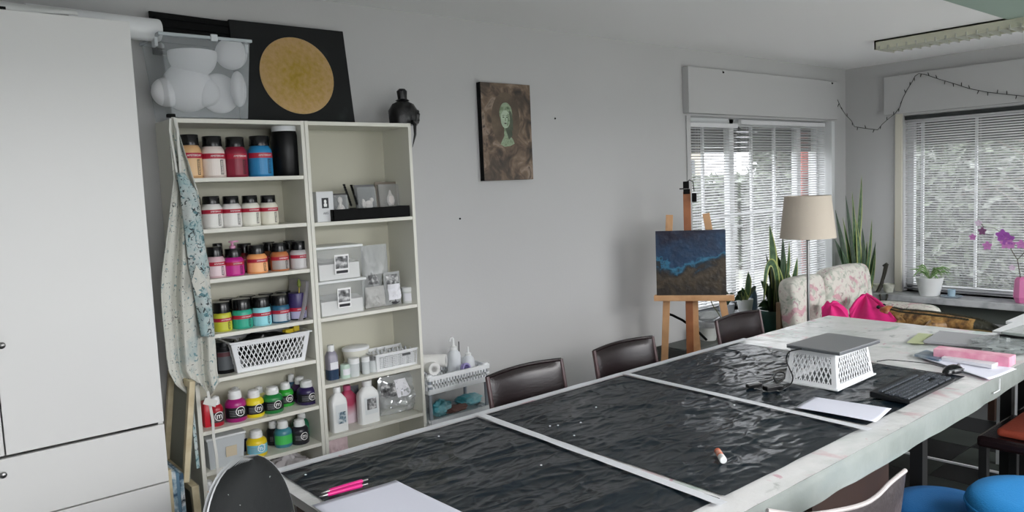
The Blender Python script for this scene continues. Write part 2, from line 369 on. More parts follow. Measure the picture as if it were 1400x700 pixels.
# wall details
m = MB(); p0 = at(1226, 172, 'x', -.012); p1 = at(1223, 322, 'x', -.012)
m.b2(-.014, -.002, p0.y-.012, p0.y+.012, p1.z+.1, 2.17)
t = thing('shutter_strap', 'pale roller shutter strap in its wall winder left of the right-hand window', 'strap', (0, 0, 0))
obj('strap', m, mat('strap_beige', '#b9b3a2', .8), t)
obj('winder_box', MB().b2(-.02, -.002, p0.y-.025, p0.y+.02, p1.z-.03, p1.z+.14), mat('winder_beige', '#bdb5a3', .5), t, bevel=.004)
obj('slot', MB().b2(-.023, -.019, p0.y-.008, p0.y+.006, p1.z, p1.z+.11), mat('brown_slot', '#6b5a48', .6), t)
for (px, py, l) in ((759, 162, 'tiny nail hole in the wall right of the portrait'), (629, 299, 'tiny nail in the bare wall left below the portrait')):
    q = at(px, py, 'y', -.004); solo('nail', MB().sphere(q, .006, 6), BLKM, l, 'nail')
for (px, py, l) in ((989, 99, 'small hook at the top of the boxed lintel, above the left blind'), (1138, 114, 'small hook at the right top corner of the boxed lintel, holding the light string')):
    q = at(px, py, 'y', -.066); solo('hook', MB().sphere(q, .008, 6).tube([q, q+Vector((0, .006, .012))], .003, 6), BLKM, l, 'hook')
# ---- ceiling light
fx = thing('ceiling_light', 'long ceiling light with open louvre, unlit, along the ceiling at right', 'ceiling light', (-1.30, -2.2, HC))
FX = mat('fixture_cream', '#cfcfbc', .5)
L = 2.52; y0 = -1.26
obj('housing', MB().b2(-.12, -.105, -y0-L, -y0, -.07, 0).b2(.105, .12, -y0-L, -y0, -.07, 0).b2(-.12, .12, -y0-.012, -y0, -.07, 0).b2(-.12, .12, -y0-L, -y0-L+.012, -.07, 0).b2(-.12, .12, -y0-L, -y0, -.012, 0), FX, fx)
for k in range(36):
    yy = -y0-.04-k*.069
    obj('louvre_blade', MB().b2(-.135, .135, yy-.004, yy+.004, -.08, -.05), mat('louvre_grey', '#b3b4aa', .5), fx)
obj('tube', MB().tube([(0, -y0-L+.06, -.04), (0, -y0-.06, -.04)], .013, 10), PLW, fx, smooth=True)
# ------------------------------------------------------------------ outside
mb = MB(); mb.b2(-30, 30, T, 26, -.3, -.2).b2(T, 26, -30, T, -.3, -.2).b2(-30, T, -26, YF-.2, -.3, -.2)
struct('ground', mb, mat('garden_gravel', '#bdbdb8', .9, sub='#a3a69a', vscale=1.5))
def leafcloud(name, label, boxes, n, cols, size, seed):
    rnd = random.Random(seed); mb = MB()
    for _ in range(n):
        x0, x1, y0, y1, z0, z1 = rnd.choice(boxes)
        c = Vector((rnd.uniform(x0, x1), rnd.uniform(y0, y1), rnd.uniform(z0, z1))); a = Vector((rnd.gauss(0, 1), rnd.gauss(0, 1), rnd.gauss(0, 1))).normalized(); b = a.orthogonal().normalized(); s = size*rnd.uniform(.6, 1.4)
        mb.add([c-a*s, c+b*s*.45, c+a*s, c-b*s*.45], [(0, 1, 2, 3)], rnd.randrange(len(cols)))
    return mb
LG = [mat('leaf_pale', '#747d6c', .7), mat('leaf_mid', '#5c6756', .7), mat('leaf_dark', '#434c40', .7), mat('leaf_grey', '#858a82', .7)]
BARK = mat('bark', '#5d5850', .8)
def hedge(label, boxes, n, seed, size=.07, core=None):
    t = thing('hedge', label, 'hedge', (0, 0, 0))
    if core: obj('core', MB().b2(*core[:4], -.2, core[4]), mat('hedge_core', '#4d5749', .9, bump=1, bscale=12, sub='#343d33', vscale=9), t)
    obj('foliage', leafcloud('f', '', boxes, n, LG, size, seed), LG, t, kind='stuff')
    rnd = random.Random(seed); m = MB()
    for _ in range(26):
        x0, x1, y0, y1, z0, z1 = rnd.choice(boxes); p = Vector((rnd.uniform(x0, x1), rnd.uniform(y0, y1), -.2))
        m.tube([p, p+Vector((rnd.uniform(-.2, .2), rnd.uniform(-.2, .2), .9)), p+Vector((rnd.uniform(-.5, .5), rnd.uniform(-.5, .5), (z1+.2)*.9))], [.03, .02, .006], 5)
    obj('stems', m, BARK, t, kind='stuff'); return t
hedge('tall grey-green leafy hedge outside the right-hand window', [(4.2, 5.0, -5.5, 2.4, -.1, 1.9), (4.6, 5.2, -5.5, 2.6, 1.6, 3.0)], 16000, 3, .10, (4.9, 5.6, -5.6, 2.5, 2.3))
hedge('leafy hedge outside the back-wall window', [(5.6, 6.4, 2.7, 7.2, -.1, 1.7), (6.0, 6.8, 2.7, 5.0, 1.4, 2.9)], 13000, 5, .10, (6.3, 6.9, 2.6, 7.25, 1.55))
t = thing('tree', 'bare pale-barked tree beyond the right-hand window', 'tree', (3.1, -1.0, -.2)); m = MB(); m.tube([(0, 0, 0), (.05, .1, 1), (.0, .05, 2.2), (.1, 0, 4)], [.09, .08, .06, .03], 8)
obj('trunk', m, BARK, t, smooth=True); m = MB(); rnd = random.Random(4)
for k in range(34):
    z = rnd.uniform(.8, 3.2); a = rnd.uniform(0, 6.3); d = Vector((math.cos(a)*.4, math.sin(a), .6)); p = Vector((.02, .06, z)); q = p+d*rnd.uniform(.4, .8); q2 = q+Vector((rnd.uniform(-.2, .2), d.y*.6, rnd.uniform(-.1, .4)))
    m.tube([p, q, q2], [.018, .01, .004], 5); m.tube([q, q+Vector((.1, rnd.uniform(-.4, .4), rnd.uniform(0, .4)))], [.006, .002], 4)
obj('branches', m, BARK, t, kind='stuff')
mb = MB().b2(3.2, 8.15, 7.6, 9, -.2, 2.45); mb.b2(3.0, 8.35, 7.4, 9.2, 2.45, 2.6)
t = thing('house', 'beige neighbouring house seen through the blind behind the easel', 'house', (0, 0, 0)); obj('wall', mb, mat('beige_render', '#c9c1b1', .8), t)
for x in (4.2, 5.8, 7.3): obj('window', MB().b2(x-.4, x+.4, 7.54, 7.62, .9, 2.1), mat('far_pane', '#39424a', .2), t)
t = solo('garden_wall', MB().b2(5.5, 5.95, 3.55, 3.7, -.2, 2.6), mat('brick_red', '#a5564e', .8), 'reddish wall outside behind the right part of the back-wall window', 'wall')
# ------------------------------------------------------------------ wardrobe
WX0, WX1, WY = -7.83, -6.765, -.58
t = thing('wardrobe', 'tall white wardrobe with doors over drawers at the left end of the long wall', 'wardrobe', ((WX0+WX1)/2, -.3, 0))
ox, oy = (WX0+WX1)/2, -.3; hw = (WX1-WX0)/2
m = MB().b2(-hw, -hw+.018, WY+.02-oy, -.02-oy, 0, 2.348).b2(hw-.018, hw, WY+.02-oy, -.02-oy, 0, 2.348).b2(-hw, hw, WY+.02-oy, -.02-oy, 2.33, 2.348).b2(-hw, hw, WY+.02-oy, -.02-oy, .05, .07).b2(-hw, hw, -.03-oy, -.02-oy, .0, 2.34).b2(-hw, hw, WY+.05-oy, WY+.06-oy, 0, .05)
obj('carcass', m, WHITE, t, bevel=.001)
KN = MB(); KN.lathe([(.004, 0), (.004, .014), (.011, .018), (.012, .024), (.008, .028), (0, .029)], 14)
def knob(par, x, z):
    o = obj('knob', KN, STEEL, par, loc=(x, WY-oy, z), rot=(PI/2, 0, 0), smooth=True); return o
for a, b, kx in ((-hw, -.0015, -.03), (.0015, hw, .02)):
    d = obj('door', MB().b2(a+.001, b-.001, WY-oy, WY+.018-oy, .789, 2.348), WHITE, t, bevel=.0015); knob(d, kx, 1.185)
for a, b, kz in ((.545, .778, .728), (.30, .539, .46), (.055, .294, .2)):
    d = obj('drawer', MB().b2(-hw+.001, hw-.001, WY-oy, WY+.018-oy, a, b), WHITE, t, bevel=.0015); knob(d, -.015, kz)
# things lying on the wardrobe
def roll(name, a, b, r, m, label, cat, inner=.45, group=None, endm=None):
    a, b = Vector(a), Vector(b); L = (b-a).length
    t = thing(name, label, cat, a, group=group); t.rotation_euler = (b-a).to_track_quat('Z', 'Y').to_euler()
    obj('paper_roll', MB().lathe([(r*inner, .0), (r*.97, 0), (r, .004), (r, L-.004), (r*.97, L), (r*inner, L), (r*inner, L-.03), (r*inner, 0)], 28), m, t, smooth=True)
    obj('core', MB().lathe([(r*inner, .004), (r*inner, L-.004), (r*inner*.8, L-.004), (r*inner*.8, .004), (r*inner, .004)], 20), endm or mat('cardboard', '#8d7a60', .8), t, smooth=True)
    return t
q = at(221, 56, 'y', -.25)
roll('foam_roll', (q.x-.5, -.27, 2.348+.05), (q.x, -.22, 2.348+.05), .048, PLW, 'white roll poking out past the right side of the wardrobe top', 'roll', inner=.02)
q = at(138, 22, 'y', -.50)
m = MB()
def fn(u, v):
    x = -7.95+u*1.02; y = -.54+v*.26; f = max(0, 1-u)*.03
    return (x, y, 2.356+.045*math.sin(PI*v)**.6*(.7+.3*math.sin(u*9))+.01*noise.noise((x*6, y*8, 1))+f)
m.grid(fn, 40, 14); solo('foam_sheet', m, mat('wrap_white', '#dfe1e0', .5), 'white foam sheet folded flat on top of the wardrobe', 'foam', solid=.004, smooth=True)
solo('black_folder', MB().box((-7.42, -.535, 2.356), (.52, .07, .012), rz=.03), BLKM, 'black folder under the white foam on top of the wardrobe', 'folder')
# ------------------------------------------------------------------ bookcases
LZ = [.10, .20, .428, .617, .849, 1.051, 1.303, 1.529, 1.758]; RZ = [.10, .22, .443, .711, 1.048, 1.525]
BL = (-6.547, -5.945); BR = (-5.943, -5.338); BD = -.28
def bookcase(x0, x1, zs, label):
    c = (x0+x1)/2; t = thing('bookcase', label, 'bookcase', (c, 0, 0), group=None); h = (x1-x0)/2
    for s in (-1, 1): obj('side_panel', MB().b2(s*h, s*(h-.018), BD, -.004, 0, 2.02), SHELF, t, bevel=.001)
    obj('back_panel', MB().b2(-h+.018, h-.018, -.012, -.006, .04, 2.0), SHBACK, t)
    obj('top_board', MB().b2(-h+.018, h-.018, BD, -.012, 2.0, 2.019), SHELF, t, bevel=.001)
    obj('plinth', MB().b2(-h+.018, h-.018, BD+.01, BD+.025, 0, .08), SHELF, t)
    for z in zs: obj('shelf_board', MB().b2(-h+.019, h-.019, BD+.002, -.013, z-.018, z), SHELF, t, bevel=.001)
bookcase(*BL, LZ, 'white open bookcase full of paint bottles, next to the wardrobe')
bookcase(*BR, RZ, 'white open bookcase with boxes and white jugs, right of the paint bookcase')
# ------------------------------------------------------------------ bottles
LBLK = mat('print_black', '#14141a', .5); LWHT = mat('print_white', '#eeeeee', .5); RED = mat('label_red', '#b01f3a', .45); CAPB = mat('cap_black', '#0c0d0f', .22)
def paint_bottle(px, y, zb, col, label, grp, labcol=None, cap='black', flip=False, band=True, neck=.8, rz=0):
    """squat acrylic bottle: body, black screw cap, red band, printed box"""
    x, w, h = fit(*px, y, zb); r = w/2; x_ = x
    t = thing('paint_bottle', label, 'paint bottle', (x_, y, zb), rz=rz, group=grp)
    bm_ = mat('paint_'+col, col, .38, var=.06)
    cf = .76 if zb > 1.4 else (.69 if zb > 1.2 else .64); neck = neck if zb > 1.2 else .9
    hb = h*cf; rc = r*neck; hc = h-hb+.002
    if flip:
        obj('body', MB().lathe([(rc, hc), (r, hc+h*.14), (r, h-.004), (r*.96, h), (0, h)][::1], 28), bm_, t, smooth=True)
        obj('cap', MB().lathe([(0, 0), (rc*.98, 0), (rc, .002), (rc, hc)], 28), CAPB, t, smooth=True)
    else:
        obj('body', MB().lathe([(0, 0), (r*.95, 0), (r, .004), (r, hb-h*.17), (r*.96, hb-h*.10), (rc*1.02, hb-h*.035), (rc*.9, hb), (0, hb)], 28), bm_, t, smooth=True)
        c = obj('cap', MB().lathe([(rc*.9, 0), (rc*1.04, .001), (rc*1.04, hc*.14), (rc, hc*.16), (rc, hc-.003), (rc*.95, hc), (0, hc)], 28), CAPB, t, loc=(0, 0, hb-.001), smooth=True)
    a = math.atan2(CAM.x-x, y-CAM.y)*-1   # label turned a little to the room
    z0, z1 = (h*.44, h*.58) if not flip else (h*.5, h*.6)
    if band: obj('label_band', arcband(r+.0006, -1.5, 1.5, hb-h*.30, hb-h*.175), RED, t)
    lb = obj('label', arcband(r+.0005, -1.3, 1.1, h*.06, hb-h*.31), mat('lab_'+(labcol or col), labcol or col, .4), t)
    ang = .42; bx = obj('label_box', arcband(r+.001, ang-.16, ang+.16, h*.08, hb-h*.33), LBLK, t)
    bx2 = obj('label_box', arcband(r+.0014, ang-.11, ang+.11, h*.095, hb-h*.345), mat('lab_'+(labcol or col), labcol or col, .4), t)
    lettering('AMSTERDAM', h*.055, LBLK, t, (0, 0, (hb-h*.25)/2), bend=r+.0017, rz=ang, rotv=True)
    if band: lettering('AMSTERDAM', h*.06, LWHT, t, (0, 0, hb-h*.237), bend=r+.0012, rz=.1)
    return t
Z = LZ[::-1]
G1 = None
paint_bottle((243.5, 272.7, 184.6), -.19, Z[0], '#dcb07f', 'tan paint bottle beside the apron strap on the top shelf', 'large paint bottles on the top shelf', '#e0ba8c')
paint_bottle((273, 304.7, 186.9), -.19, Z[0], '#e3d6d0', 'white paint bottle on the top shelf between the tan one and the crimson one', 'large paint bottles on the top shelf', '#e6dcd6')
paint_bottle((305, 335.3, 188), -.19, Z[0], '#8c1a35', 'dark crimson paint bottle on the top shelf', 'large paint bottles on the top shelf')
paint_bottle((337, 369.5, 186.5), -.19, Z[0], '#2a86bd', 'sky blue paint bottle on the top shelf', 'large paint bottles on the top shelf')
x, wd, h = fit(369, 408, 172.5, -.17, Z[0]); r = wd/2
t = thing('paint_jar', 'big black jar with a white lid at the right of the top shelf', 'jar', (x, -.17, Z[0]))
obj('body', MB().lathe([(0, 0), (r*.92, 0), (r*.97, .006), (r, h*.5), (r, h*.8), (r*.9, h*.88), (r*.86, h*.9), (0, h*.9)], 28), BLK, t, smooth=True)
obj('lid', MB().lathe([(r*.86, h*.885), (r*.9, h*.89), (r*.9, h*.985), (r*.87, h), (0, h)], 28), PLW, t, smooth=True)
wl = ['leftmost visible', 'second', 'third', 'rightmost']
paint_bottle((258, 275, 270), -.13, Z[1], '#dedcd4', 'white paint bottle half hidden behind the spattered apron on the second shelf', 'white paint bottles on the second shelf')
for k, (a, b, c_) in enumerate(((274, 301.7, '#e3e1de'), (301.8, 327.8, '#e4e2df'), (328, 353.4, '#e4e3d8'), (353.6, 378, '#e2dfd0'))):
    paint_bottle((a, b, 268.5+(0, -.3, -1, -1.3)[k]), -.21, Z[1], c_, 'white red-banded paint bottle on the second shelf, %s of the four in front' % wl[k], 'white paint bottles on the second shelf')
g = 'paint bottles on the third shelf'
paint_bottle((280, 305.5, 337.7), -.20, Z[2], '#d9b7bf', 'pale pink paint bottle at the left of the third shelf', g, '#e2ccd2')
b = paint_bottle((304.5, 331.4, 340), -.20, Z[2], '#c2258c', 'magenta paint bottle with a pink pump top on the third shelf', g)
x, wd, h = fit(304.5, 331.4, 340, -.2, Z[2])
obj('pump', MB().lathe([(.012, 0), (.014, .002), (.014, .012), (.006, .016), (.006, .028), (.016, .03), (.016, .036), (0, .037)], 16).box((.012, 0, .033), (.03, .01, .007)), mat('pump_pink', '#d391b4', .4), b, loc=(0, 0, h), smooth=True)
paint_bottle((336, 363.4, 335), -.20, Z[2], '#f0a567', 'peach orange paint bottle on the third shelf', g, '#f3b580')
paint_bottle((368, 393, 332), -.20, Z[2], '#bd7447', 'copper paint bottle with a grey label on the third shelf', g, '#a9a3a0')
paint_bottle((394.5, 421.5, 329.7), -.20, Z[2], '#c9c6c8', 'silver white paint bottle at the right end of the third shelf', g, '#cfcdce')
for (a, b_, tp, c_, l) in ((289, 305, 333, '#5c1a2a', 'dark wine paint bottle behind the pale pink one'), (322, 345, 333, '#6e1a1c', 'dark red paint bottle behind the magenta and peach ones'), (357, 377, 331, '#7a4a2a', 'brown paint bottle behind the peach and copper ones'), (385, 405, 329, '#8a8688', 'grey paint bottle behind the copper and silver ones')):
    paint_bottle((a, b_, tp), -.10, Z[2], c_, l+' on the third shelf', 'back row of paint bottles on the third shelf')
g = 'paint bottles on the fourth shelf'
paint_bottle((290, 314.5, 413), -.20, Z[3], '#c3c43a', 'yellow green paint bottle on the fourth shelf', g)
paint_bottle((315.5, 342.8, 408.5), -.20, Z[3], '#2ba58a', 'teal green paint bottle on the fourth shelf', g)
paint_bottle((342.8, 368.6, 405.5), -.20, Z[3], '#8fd2dd', 'light aqua paint bottle on the fourth shelf', g)
paint_bottle((369, 394.3, 403), -.20, Z[3], '#235a78', 'dark petrol blue paint bottle with a white label on the fourth shelf', g, '#b9c2cc')
paint_bottle((393.5, 417, 400), -.20, Z[3], '#3a2f63', 'purple paint bottle standing on its cap at the right of the fourth shelf', g, '#a9a6c6', flip=True)
for (a, b_, tp, c_, l) in ((299, 322, 408, '#5d6e26', 'olive'), (326, 350, 404, '#17604f', 'deep green'), (352, 374, 401, '#3b7f8c', 'dull turquoise'), (376, 398, 398, '#16304d', 'navy blue')):
    paint_bottle((a, b_, tp), -.105, Z[3], c_, l+' paint bottle in the back row of the fourth shelf', 'back row of paint bottles on the fourth shelf')
# papers leaning at the right of the fourth shelf
t = thing('paper_stack', 'loose paper sheets leaning against the side at the right end of the fourth shelf', 'papers', (-5.985, -.15, Z[3]))
for k in range(4):
    m = MB(); m.grid(lambda u, v: ((-.004*k)-.045*(1-v)**1.5+.018, -.11+.2*u, .19*v-.0*k), 6, 6)
    obj('sheet', m, mat('paper_tone%d' % (k % 2), ('#d4d2da', '#c4bfc0')[k % 2], .7), t, loc=(.0, 0, 0), solid=.0006)
t = thing('brush', 'brush with green and cream bristles standing among the papers on the fourth shelf', 'brush', (-6.02, -.2, Z[3]))
p = at(409, 392, 'y', -.215)-Vector((-6.02, -.2, Z[3])); obj('handle', MB().tube([(p.x-.012, -.03, .1), (p.x, -.015, p.z)], .003, 6), mat('yellow_handle', '#b9a437', .5), t)
obj('bristles', MB().lathe([(.004, 0), (.010, .012), (.008, .03), (0, .045)], 10, c=(p.x, -.015, p.z-.004)), mat('bristle_green', '#76833c', .8), t)
# fifth shelf
x, wd, h = fit(290, 319, 466, -.17, Z[4]); r = wd/2
t = thing('paint_tub', 'round black paint tub left of the white basket', 'tub', (x, -.17, Z[4]))
obj('body', MB().lathe([(0, 0), (r*.94, 0), (r, .005), (r, h*.86), (r*.94, h*.88), (0, h*.88)], 28), BLK, t, smooth=True)
obj('lid', MB().lathe([(r*.95, h*.87), (r*1.03, h*.875), (r*1.03, h), (0, h)], 28), CAPB, t, smooth=True)
obj('label', arcband(r+.001, -.9, 1.1, h*.12, h*.7), mat('grey_label', '#4e5256', .5), t); obj('label_band', arcband(r+.002, -.9, 1.1, h*.55, h*.68), mat('wine_band', '#54252c', .5), t)
def basket(name, label, cat, loc, bx, by, tx, ty, h, m, style, nu, nv=0, rz=0, up=True, w=.004, slope=2, rimw=.012, th=.004, open_bottom=False):
    "tapered basket; bx,by = size at z 0, tx,ty = size at z h"
    t = thing(name, label, cat, loc, rz=rz)
    B = [Vector((sx*bx/2, sy*by/2, 0)) for sx, sy in ((-1, -1), (1, -1), (1, 1), (-1, 1))]
    Tp = [Vector((sx*tx/2, sy*ty/2, h)) for sx, sy in ((-1, -1), (1, -1), (1, 1), (-1, 1))]
    L = lambda a, b, f: a*(1-f)+b*f
    for k in range(4):
        a, b = k, (k+1) % 4; m_ = MB(); n = nu if k % 2 == 0 else max(2, round(nu*(by/bx)))
        f0, f1 = .13, .84
        e = .06 if k % 2 == 0 else .09
        P = lambda u, f: L(L(B[a], Tp[a], f), L(B[b], Tp[b], f), u)
        q = (P(e, f0), P(1-e, f0), P(1-e, f1), P(e, f1))
        if style == 'diamond': m_.lattice(q, n, w, th, slope)
        else: m_.lattice(q, n, w, th, straight=True, nv=nv)
        obj('side_lattice', m_, m, t)
        s = MB(); nr = (B[b]-B[a]).cross(Tp[a]-B[a]).normalized()*th
        for (u0, u1, g0, g1) in ((0, 1, 0, f0), (0, 1, f1, 1), (0, e, f0, f1), (1-e, 1, f0, f1)):
            c4 = [P(u0, g0), P(u1, g0), P(u1, g1), P(u0, g1)]
            s.add([p-nr/2 for p in c4]+[p+nr/2 for p in c4], [(3, 2, 1, 0), (4, 5, 6, 7), (0, 1, 5, 4), (1, 2, 6, 5), (2, 3, 7, 6), (3, 0, 4, 7)])
        obj('side_wall', s, m, t)
    rim = MB(); zt = h if up else 0; X, Y = (tx, ty) if up else (bx, by)
    for sx, sy, dx, dy in ((0, -1, X+rimw*1.6, rimw), (0, 1, X+rimw*1.6, rimw), (-1, 0, rimw, Y), (1, 0, rimw, Y)):
        rim.box((sx*(X/2+rimw*.3), sy*(Y/2+rimw*.3), zt-(.004 if up else -.004)), (dx, dy, .008))
    obj('rim', rim, m, t, bevel=.003)
    zb = .003 if up else h-.003; X, Y = (bx, by) if up else (tx, ty); obj('bottom', MB().box((0, 0, zb), (X, Y, .005)), m, t)
    return t
p0 = at(327, 512, 'y', -.262); p1 = at(418, 496, 'y', -.262); q0 = at(314.5, 470, 'y', -.275); q1 = at(423, 455, 'y', -.275)
h = q0.z-Z[4]; basket('storage_basket', 'white diamond-mesh plastic basket filled with black bags on the fifth shelf', 'basket', ((p0.x+p1.x)/2+.0, -.155, Z[4]+.001), p1.x-p0.x, .19, q1.x-q0.x, .225, h, PLW, 'diamond', 15, w=.0042, slope=2.6, th=.003)
def blob(mb, c, r, seed, amp=.3, n=14, fr=2.2):
    k = len(mb.v); mb.sphere((0, 0, 0), 1, n); 
    for i in range(k, len(mb.v)):
        v = Vector(mb.v[i]); d = 1+amp*noise.fractal(v*fr+Vector((seed, seed*2, 0)), .8, 2.1, 3); mb.v[i] = (c[0]+v.x*r[0]*d, c[1]+v.y*r[1]*d, c[2]+v.z*r[2]*d)
    return mb
bx = (p0.x+p1.x)/2
solo('black_bags', blob(MB(), (bx, -.155, Z[4]+h*.62), (.16, .085, h*.42), 3, .2, 20), mat('black_film', '#0b0c0e', .3), 'crumpled black plastic bags filling the white mesh basket', 'bag', smooth=True)
q = at(396, 452, 'y', -.16); solo('yellow_clamp', MB().box((q.x, -.16, q.z), (.07, .03, .02), rz=.3).box((q.x+.03, -.17, q.z+.01), (.03, .02, .03)), mat('clamp_yellow', '#d8c02a', .5), 'yellow plastic clamp lying on the black bags in the mesh basket', 'clamp', bevel=.004)
# acrylic bottles with round m emblem
CAPW = mat('cap_white', '#e4e6e6', .4)
def m_bottle(px, y, zb, col, label, grp, lab='#15161a', emblem=True, rz=0, neck=.5, txt='m', tcol=None):
    x, w, h = fit(*px, y, zb); r = w/2
    t = thing('acrylic_bottle', label, 'paint bottle', (x, y, zb), rz=rz, group=grp)
    hb = h*.74
    obj('body', MB().lathe([(0, 0), (r*.92, 0), (r, .005), (r, h*.50), (r*.97, h*.58), (r*.82, h*.66), (r*neck*1.1, h*.71), (r*neck, hb), (0, hb)], 28), mat('acryl_'+col, col, .3, var=.05), t, smooth=True)
    obj('cap', MB().lathe([(r*neck*1.1, hb-.006), (r*neck*1.25, hb-.004), (r*neck*1.25, h*.86), (r*neck*1.15, h*.87), (r*neck*1.1, h*.965), (r*neck*.6, h*.98), (r*neck*.4, h), (0, h)], 22), CAPW, t, smooth=True)
    obj('label', arcband(r+.0006, -1.5, 1.5, h*.13, h*.47), mat('lab_'+lab, lab, .4), t)
    if emblem:
        a = .12
        ring = MB(); n = 24; R = h*.155
        for k in range(n):
            a0, a1 = 2*PI*k/n, 2*PI*(k+1)/n; pt = lambda R_, q: ((r+.0012)*math.sin(a+R_*math.sin(q)/r), -(r+.0012)*math.cos(a+R_*math.sin(q)/r), h*.34+R_*math.cos(q))
            ring.add([pt(R, a0), pt(R, a1), pt(R*.86, a1), pt(R*.86, a0)], [(0, 3, 2, 1)])
        obj('emblem_ring', ring, LWHT, t)
        lettering(txt, h*.27, LWHT, t, (0, 0, h*.35), bend=r+.0016, rz=a, name='emblem')
        for k in range(4): obj('print_line', arcband(r+.0011, -.95, -.25+.1*(k % 2), h*(.2+.055*k), h*(.215+.055*k), 5), mat('print_grey', '#8a8c90', .5), t)
    return t
g = 'acrylic bottles on the sixth shelf'
x, wd, h = fit(271, 289, 545, -.17, Z[5])
t = thing('acrylic_bottle', 'red square-shouldered paint bottle at the left of the sixth shelf, behind the apron tie', 'paint bottle', (x+.005, -.19, Z[5]), group=g)
obj('body', MB().lathe([(0, 0), (.028, 0), (.03, .004), (.03, h*.9), (.026, h*.94), (0, h*.94)], 24, sq=6), mat('acryl_red', '#c01a2d', .35), t, smooth=True); obj('cap', MB().lathe([(.014, h*.93), (.014, h*1.08), (0, h*1.08)], 16), CAPW, t, smooth=True)
m_bottle((284, 303, 541), -.21, Z[5], '#a81b2c', 'dark red round paint bottle beside the square red one on the sixth shelf', g, lab='#3a3134')
m_bottle((306, 334.4, 532), -.20, Z[5], '#a01c72', 'magenta acrylic bottle on the sixth shelf', g)
m_bottle((333.4, 358.8, 532), -.20, Z[5], '#e3cf25', 'yellow acrylic bottle with a black label on the sixth shelf', g)
m_bottle((357.6, 385.2, 527.7), -.20, Z[5], '#1f7a3c', 'dark green acrylic bottle on the sixth shelf', g)
m_bottle((378.6, 400, 522), -.14, Z[5], '#2f9e35', 'bright green acrylic bottle set back on the sixth shelf', g)
m_bottle((404.8, 432, 518.6), -.19, Z[5], '#2d2150', 'dark violet acrylic bottle with a white cap at the right front of the sixth shelf', g)
m_bottle((398, 420, 514), -.115, Z[5], '#3c1f4c', 'plum acrylic bottle in the back right of the sixth shelf', g)
m_bottle((390, 405, 511), -.06, Z[5], '#254a66', 'slate blue acrylic bottle against the back of the sixth shelf', g, emblem=False)
m_bottle((345, 362, 528), -.09, Z[5], '#d8d48a', 'pale yellow acrylic bottle behind the yellow one on the sixth shelf', g, emblem=False)
m_bottle((312, 330, 529), -.09, Z[5], '#b9a7b4', 'pale lilac acrylic bottle behind the magenta one on the sixth shelf', g, emblem=False)
# seventh shelf
t = thing('storage_box', 'grey translucent storage box with a lid on the seventh shelf, behind the apron tie', 'box', (at(304, 620, 'y', -.2).x, -.165, Z[6])); 
x0, x1 = at(276, 640, 'y', -.26).x, at(330, 640, 'y', -.26).x; hw_ = (x1-x0)/2-.004
GREY = mat('box_grey', '#b7bcbf', .4)
m = MB(); b4 = [(-hw_*.9, -.09), (hw_*.9, -.09), (hw_*.9, .09), (-hw_*.9, .09)]; t4 = [(-hw_, -.105), (hw_, -.105), (hw_, .105), (-hw_, .105)]
m.add([(a, b, 0) for a, b in b4]+[(a, b, .14) for a, b in t4], [(3, 2, 1, 0), (0, 1, 5, 4), (1, 2, 6, 5), (2, 3, 7, 6), (3, 0, 4, 7)]); obj('body', m, GREY, t, solid=.003, bevel=.004)
obj('lid', MB().box((0, 0, .144), (hw_*2+.014, .222, .012)), mat('lid_grey', '#c9cccd', .4), t, bevel=.004)
obj('sticker', MB().box((.02, -.1045, .07), (.05, .002, .05), M=Matrix.Rotation(.1, 3, 'X')), mat('sticker_tan', '#c6b9a0', .6), t)
g = 'acrylic bottles on the seventh shelf'
m_bottle((335.7, 363, 587), -.21, Z[6], '#e3c71f', 'yellow acrylic bottle with a light blue label on the seventh shelf', g, lab='#74b7cb', txt='m7')
m_bottle((324, 338, 592), -.10, Z[6], '#1c2b56', 'navy bottle between the grey box and the blue-labelled bottle', g, emblem=False, lab='#1c2b56')
m_bottle((363, 383, 575), -.115, Z[6], '#141519', 'black acrylic bottle in the back of the seventh shelf', g)
m_bottle((373.5, 397.5, 574), -.18, Z[6], '#3f7f8e', 'dull blue acrylic bottle with a green label on the seventh shelf', g, lab='#46b85a', emblem=False)
m_bottle((396.6, 420.5, 572), -.20, Z[6], '#1c1b26', 'black acrylic bottle with a white cap at the right front of the seventh shelf', g)
m_bottle((397, 426, 562), -.09, Z[6], '#1f6a4c', 'big dark green bottle at the back right of the seventh shelf', g, emblem=False, lab='#2d8062', neck=.3)
m_bottle((276, 293.5, 655.7), -.2, Z[7], '#d69a35', 'orange bottle with a teal label on the lowest visible shelf', None, lab='#4f99a6', emblem=False)
# clutter low right in the paint bookcase
t = thing('plastic_bag', 'crumpled white plastic bag under the seventh shelf of the paint bookcase', 'bag', (-6.10, -.17, Z[7])); obj('film', blob(MB(), (0, 0, .085), (.115, .085, .08), 8, .35, 18), mat('bag_white', '#d8d3d6', .5), t, smooth=True)
for k, (dx, dz) in enumerate(((-.17, .07), (-.215, .05))):
    t = thing('small_jar', ('white jar with a black lid beside the crumpled bag', 'small white jar left of the black-lidded one by the crumpled bag')[k], 'jar', (-6.07+dx, -.2, Z[7])); obj('body', MB().lathe([(0, 0), (.022, 0), (.022, .12), (0, .12)], 18), PLW, t, smooth=True); obj('lid', MB().lathe([(.023, .12), (.023, .14), (0, .14)], 18), (BLK, PLW)[k], t, smooth=True)
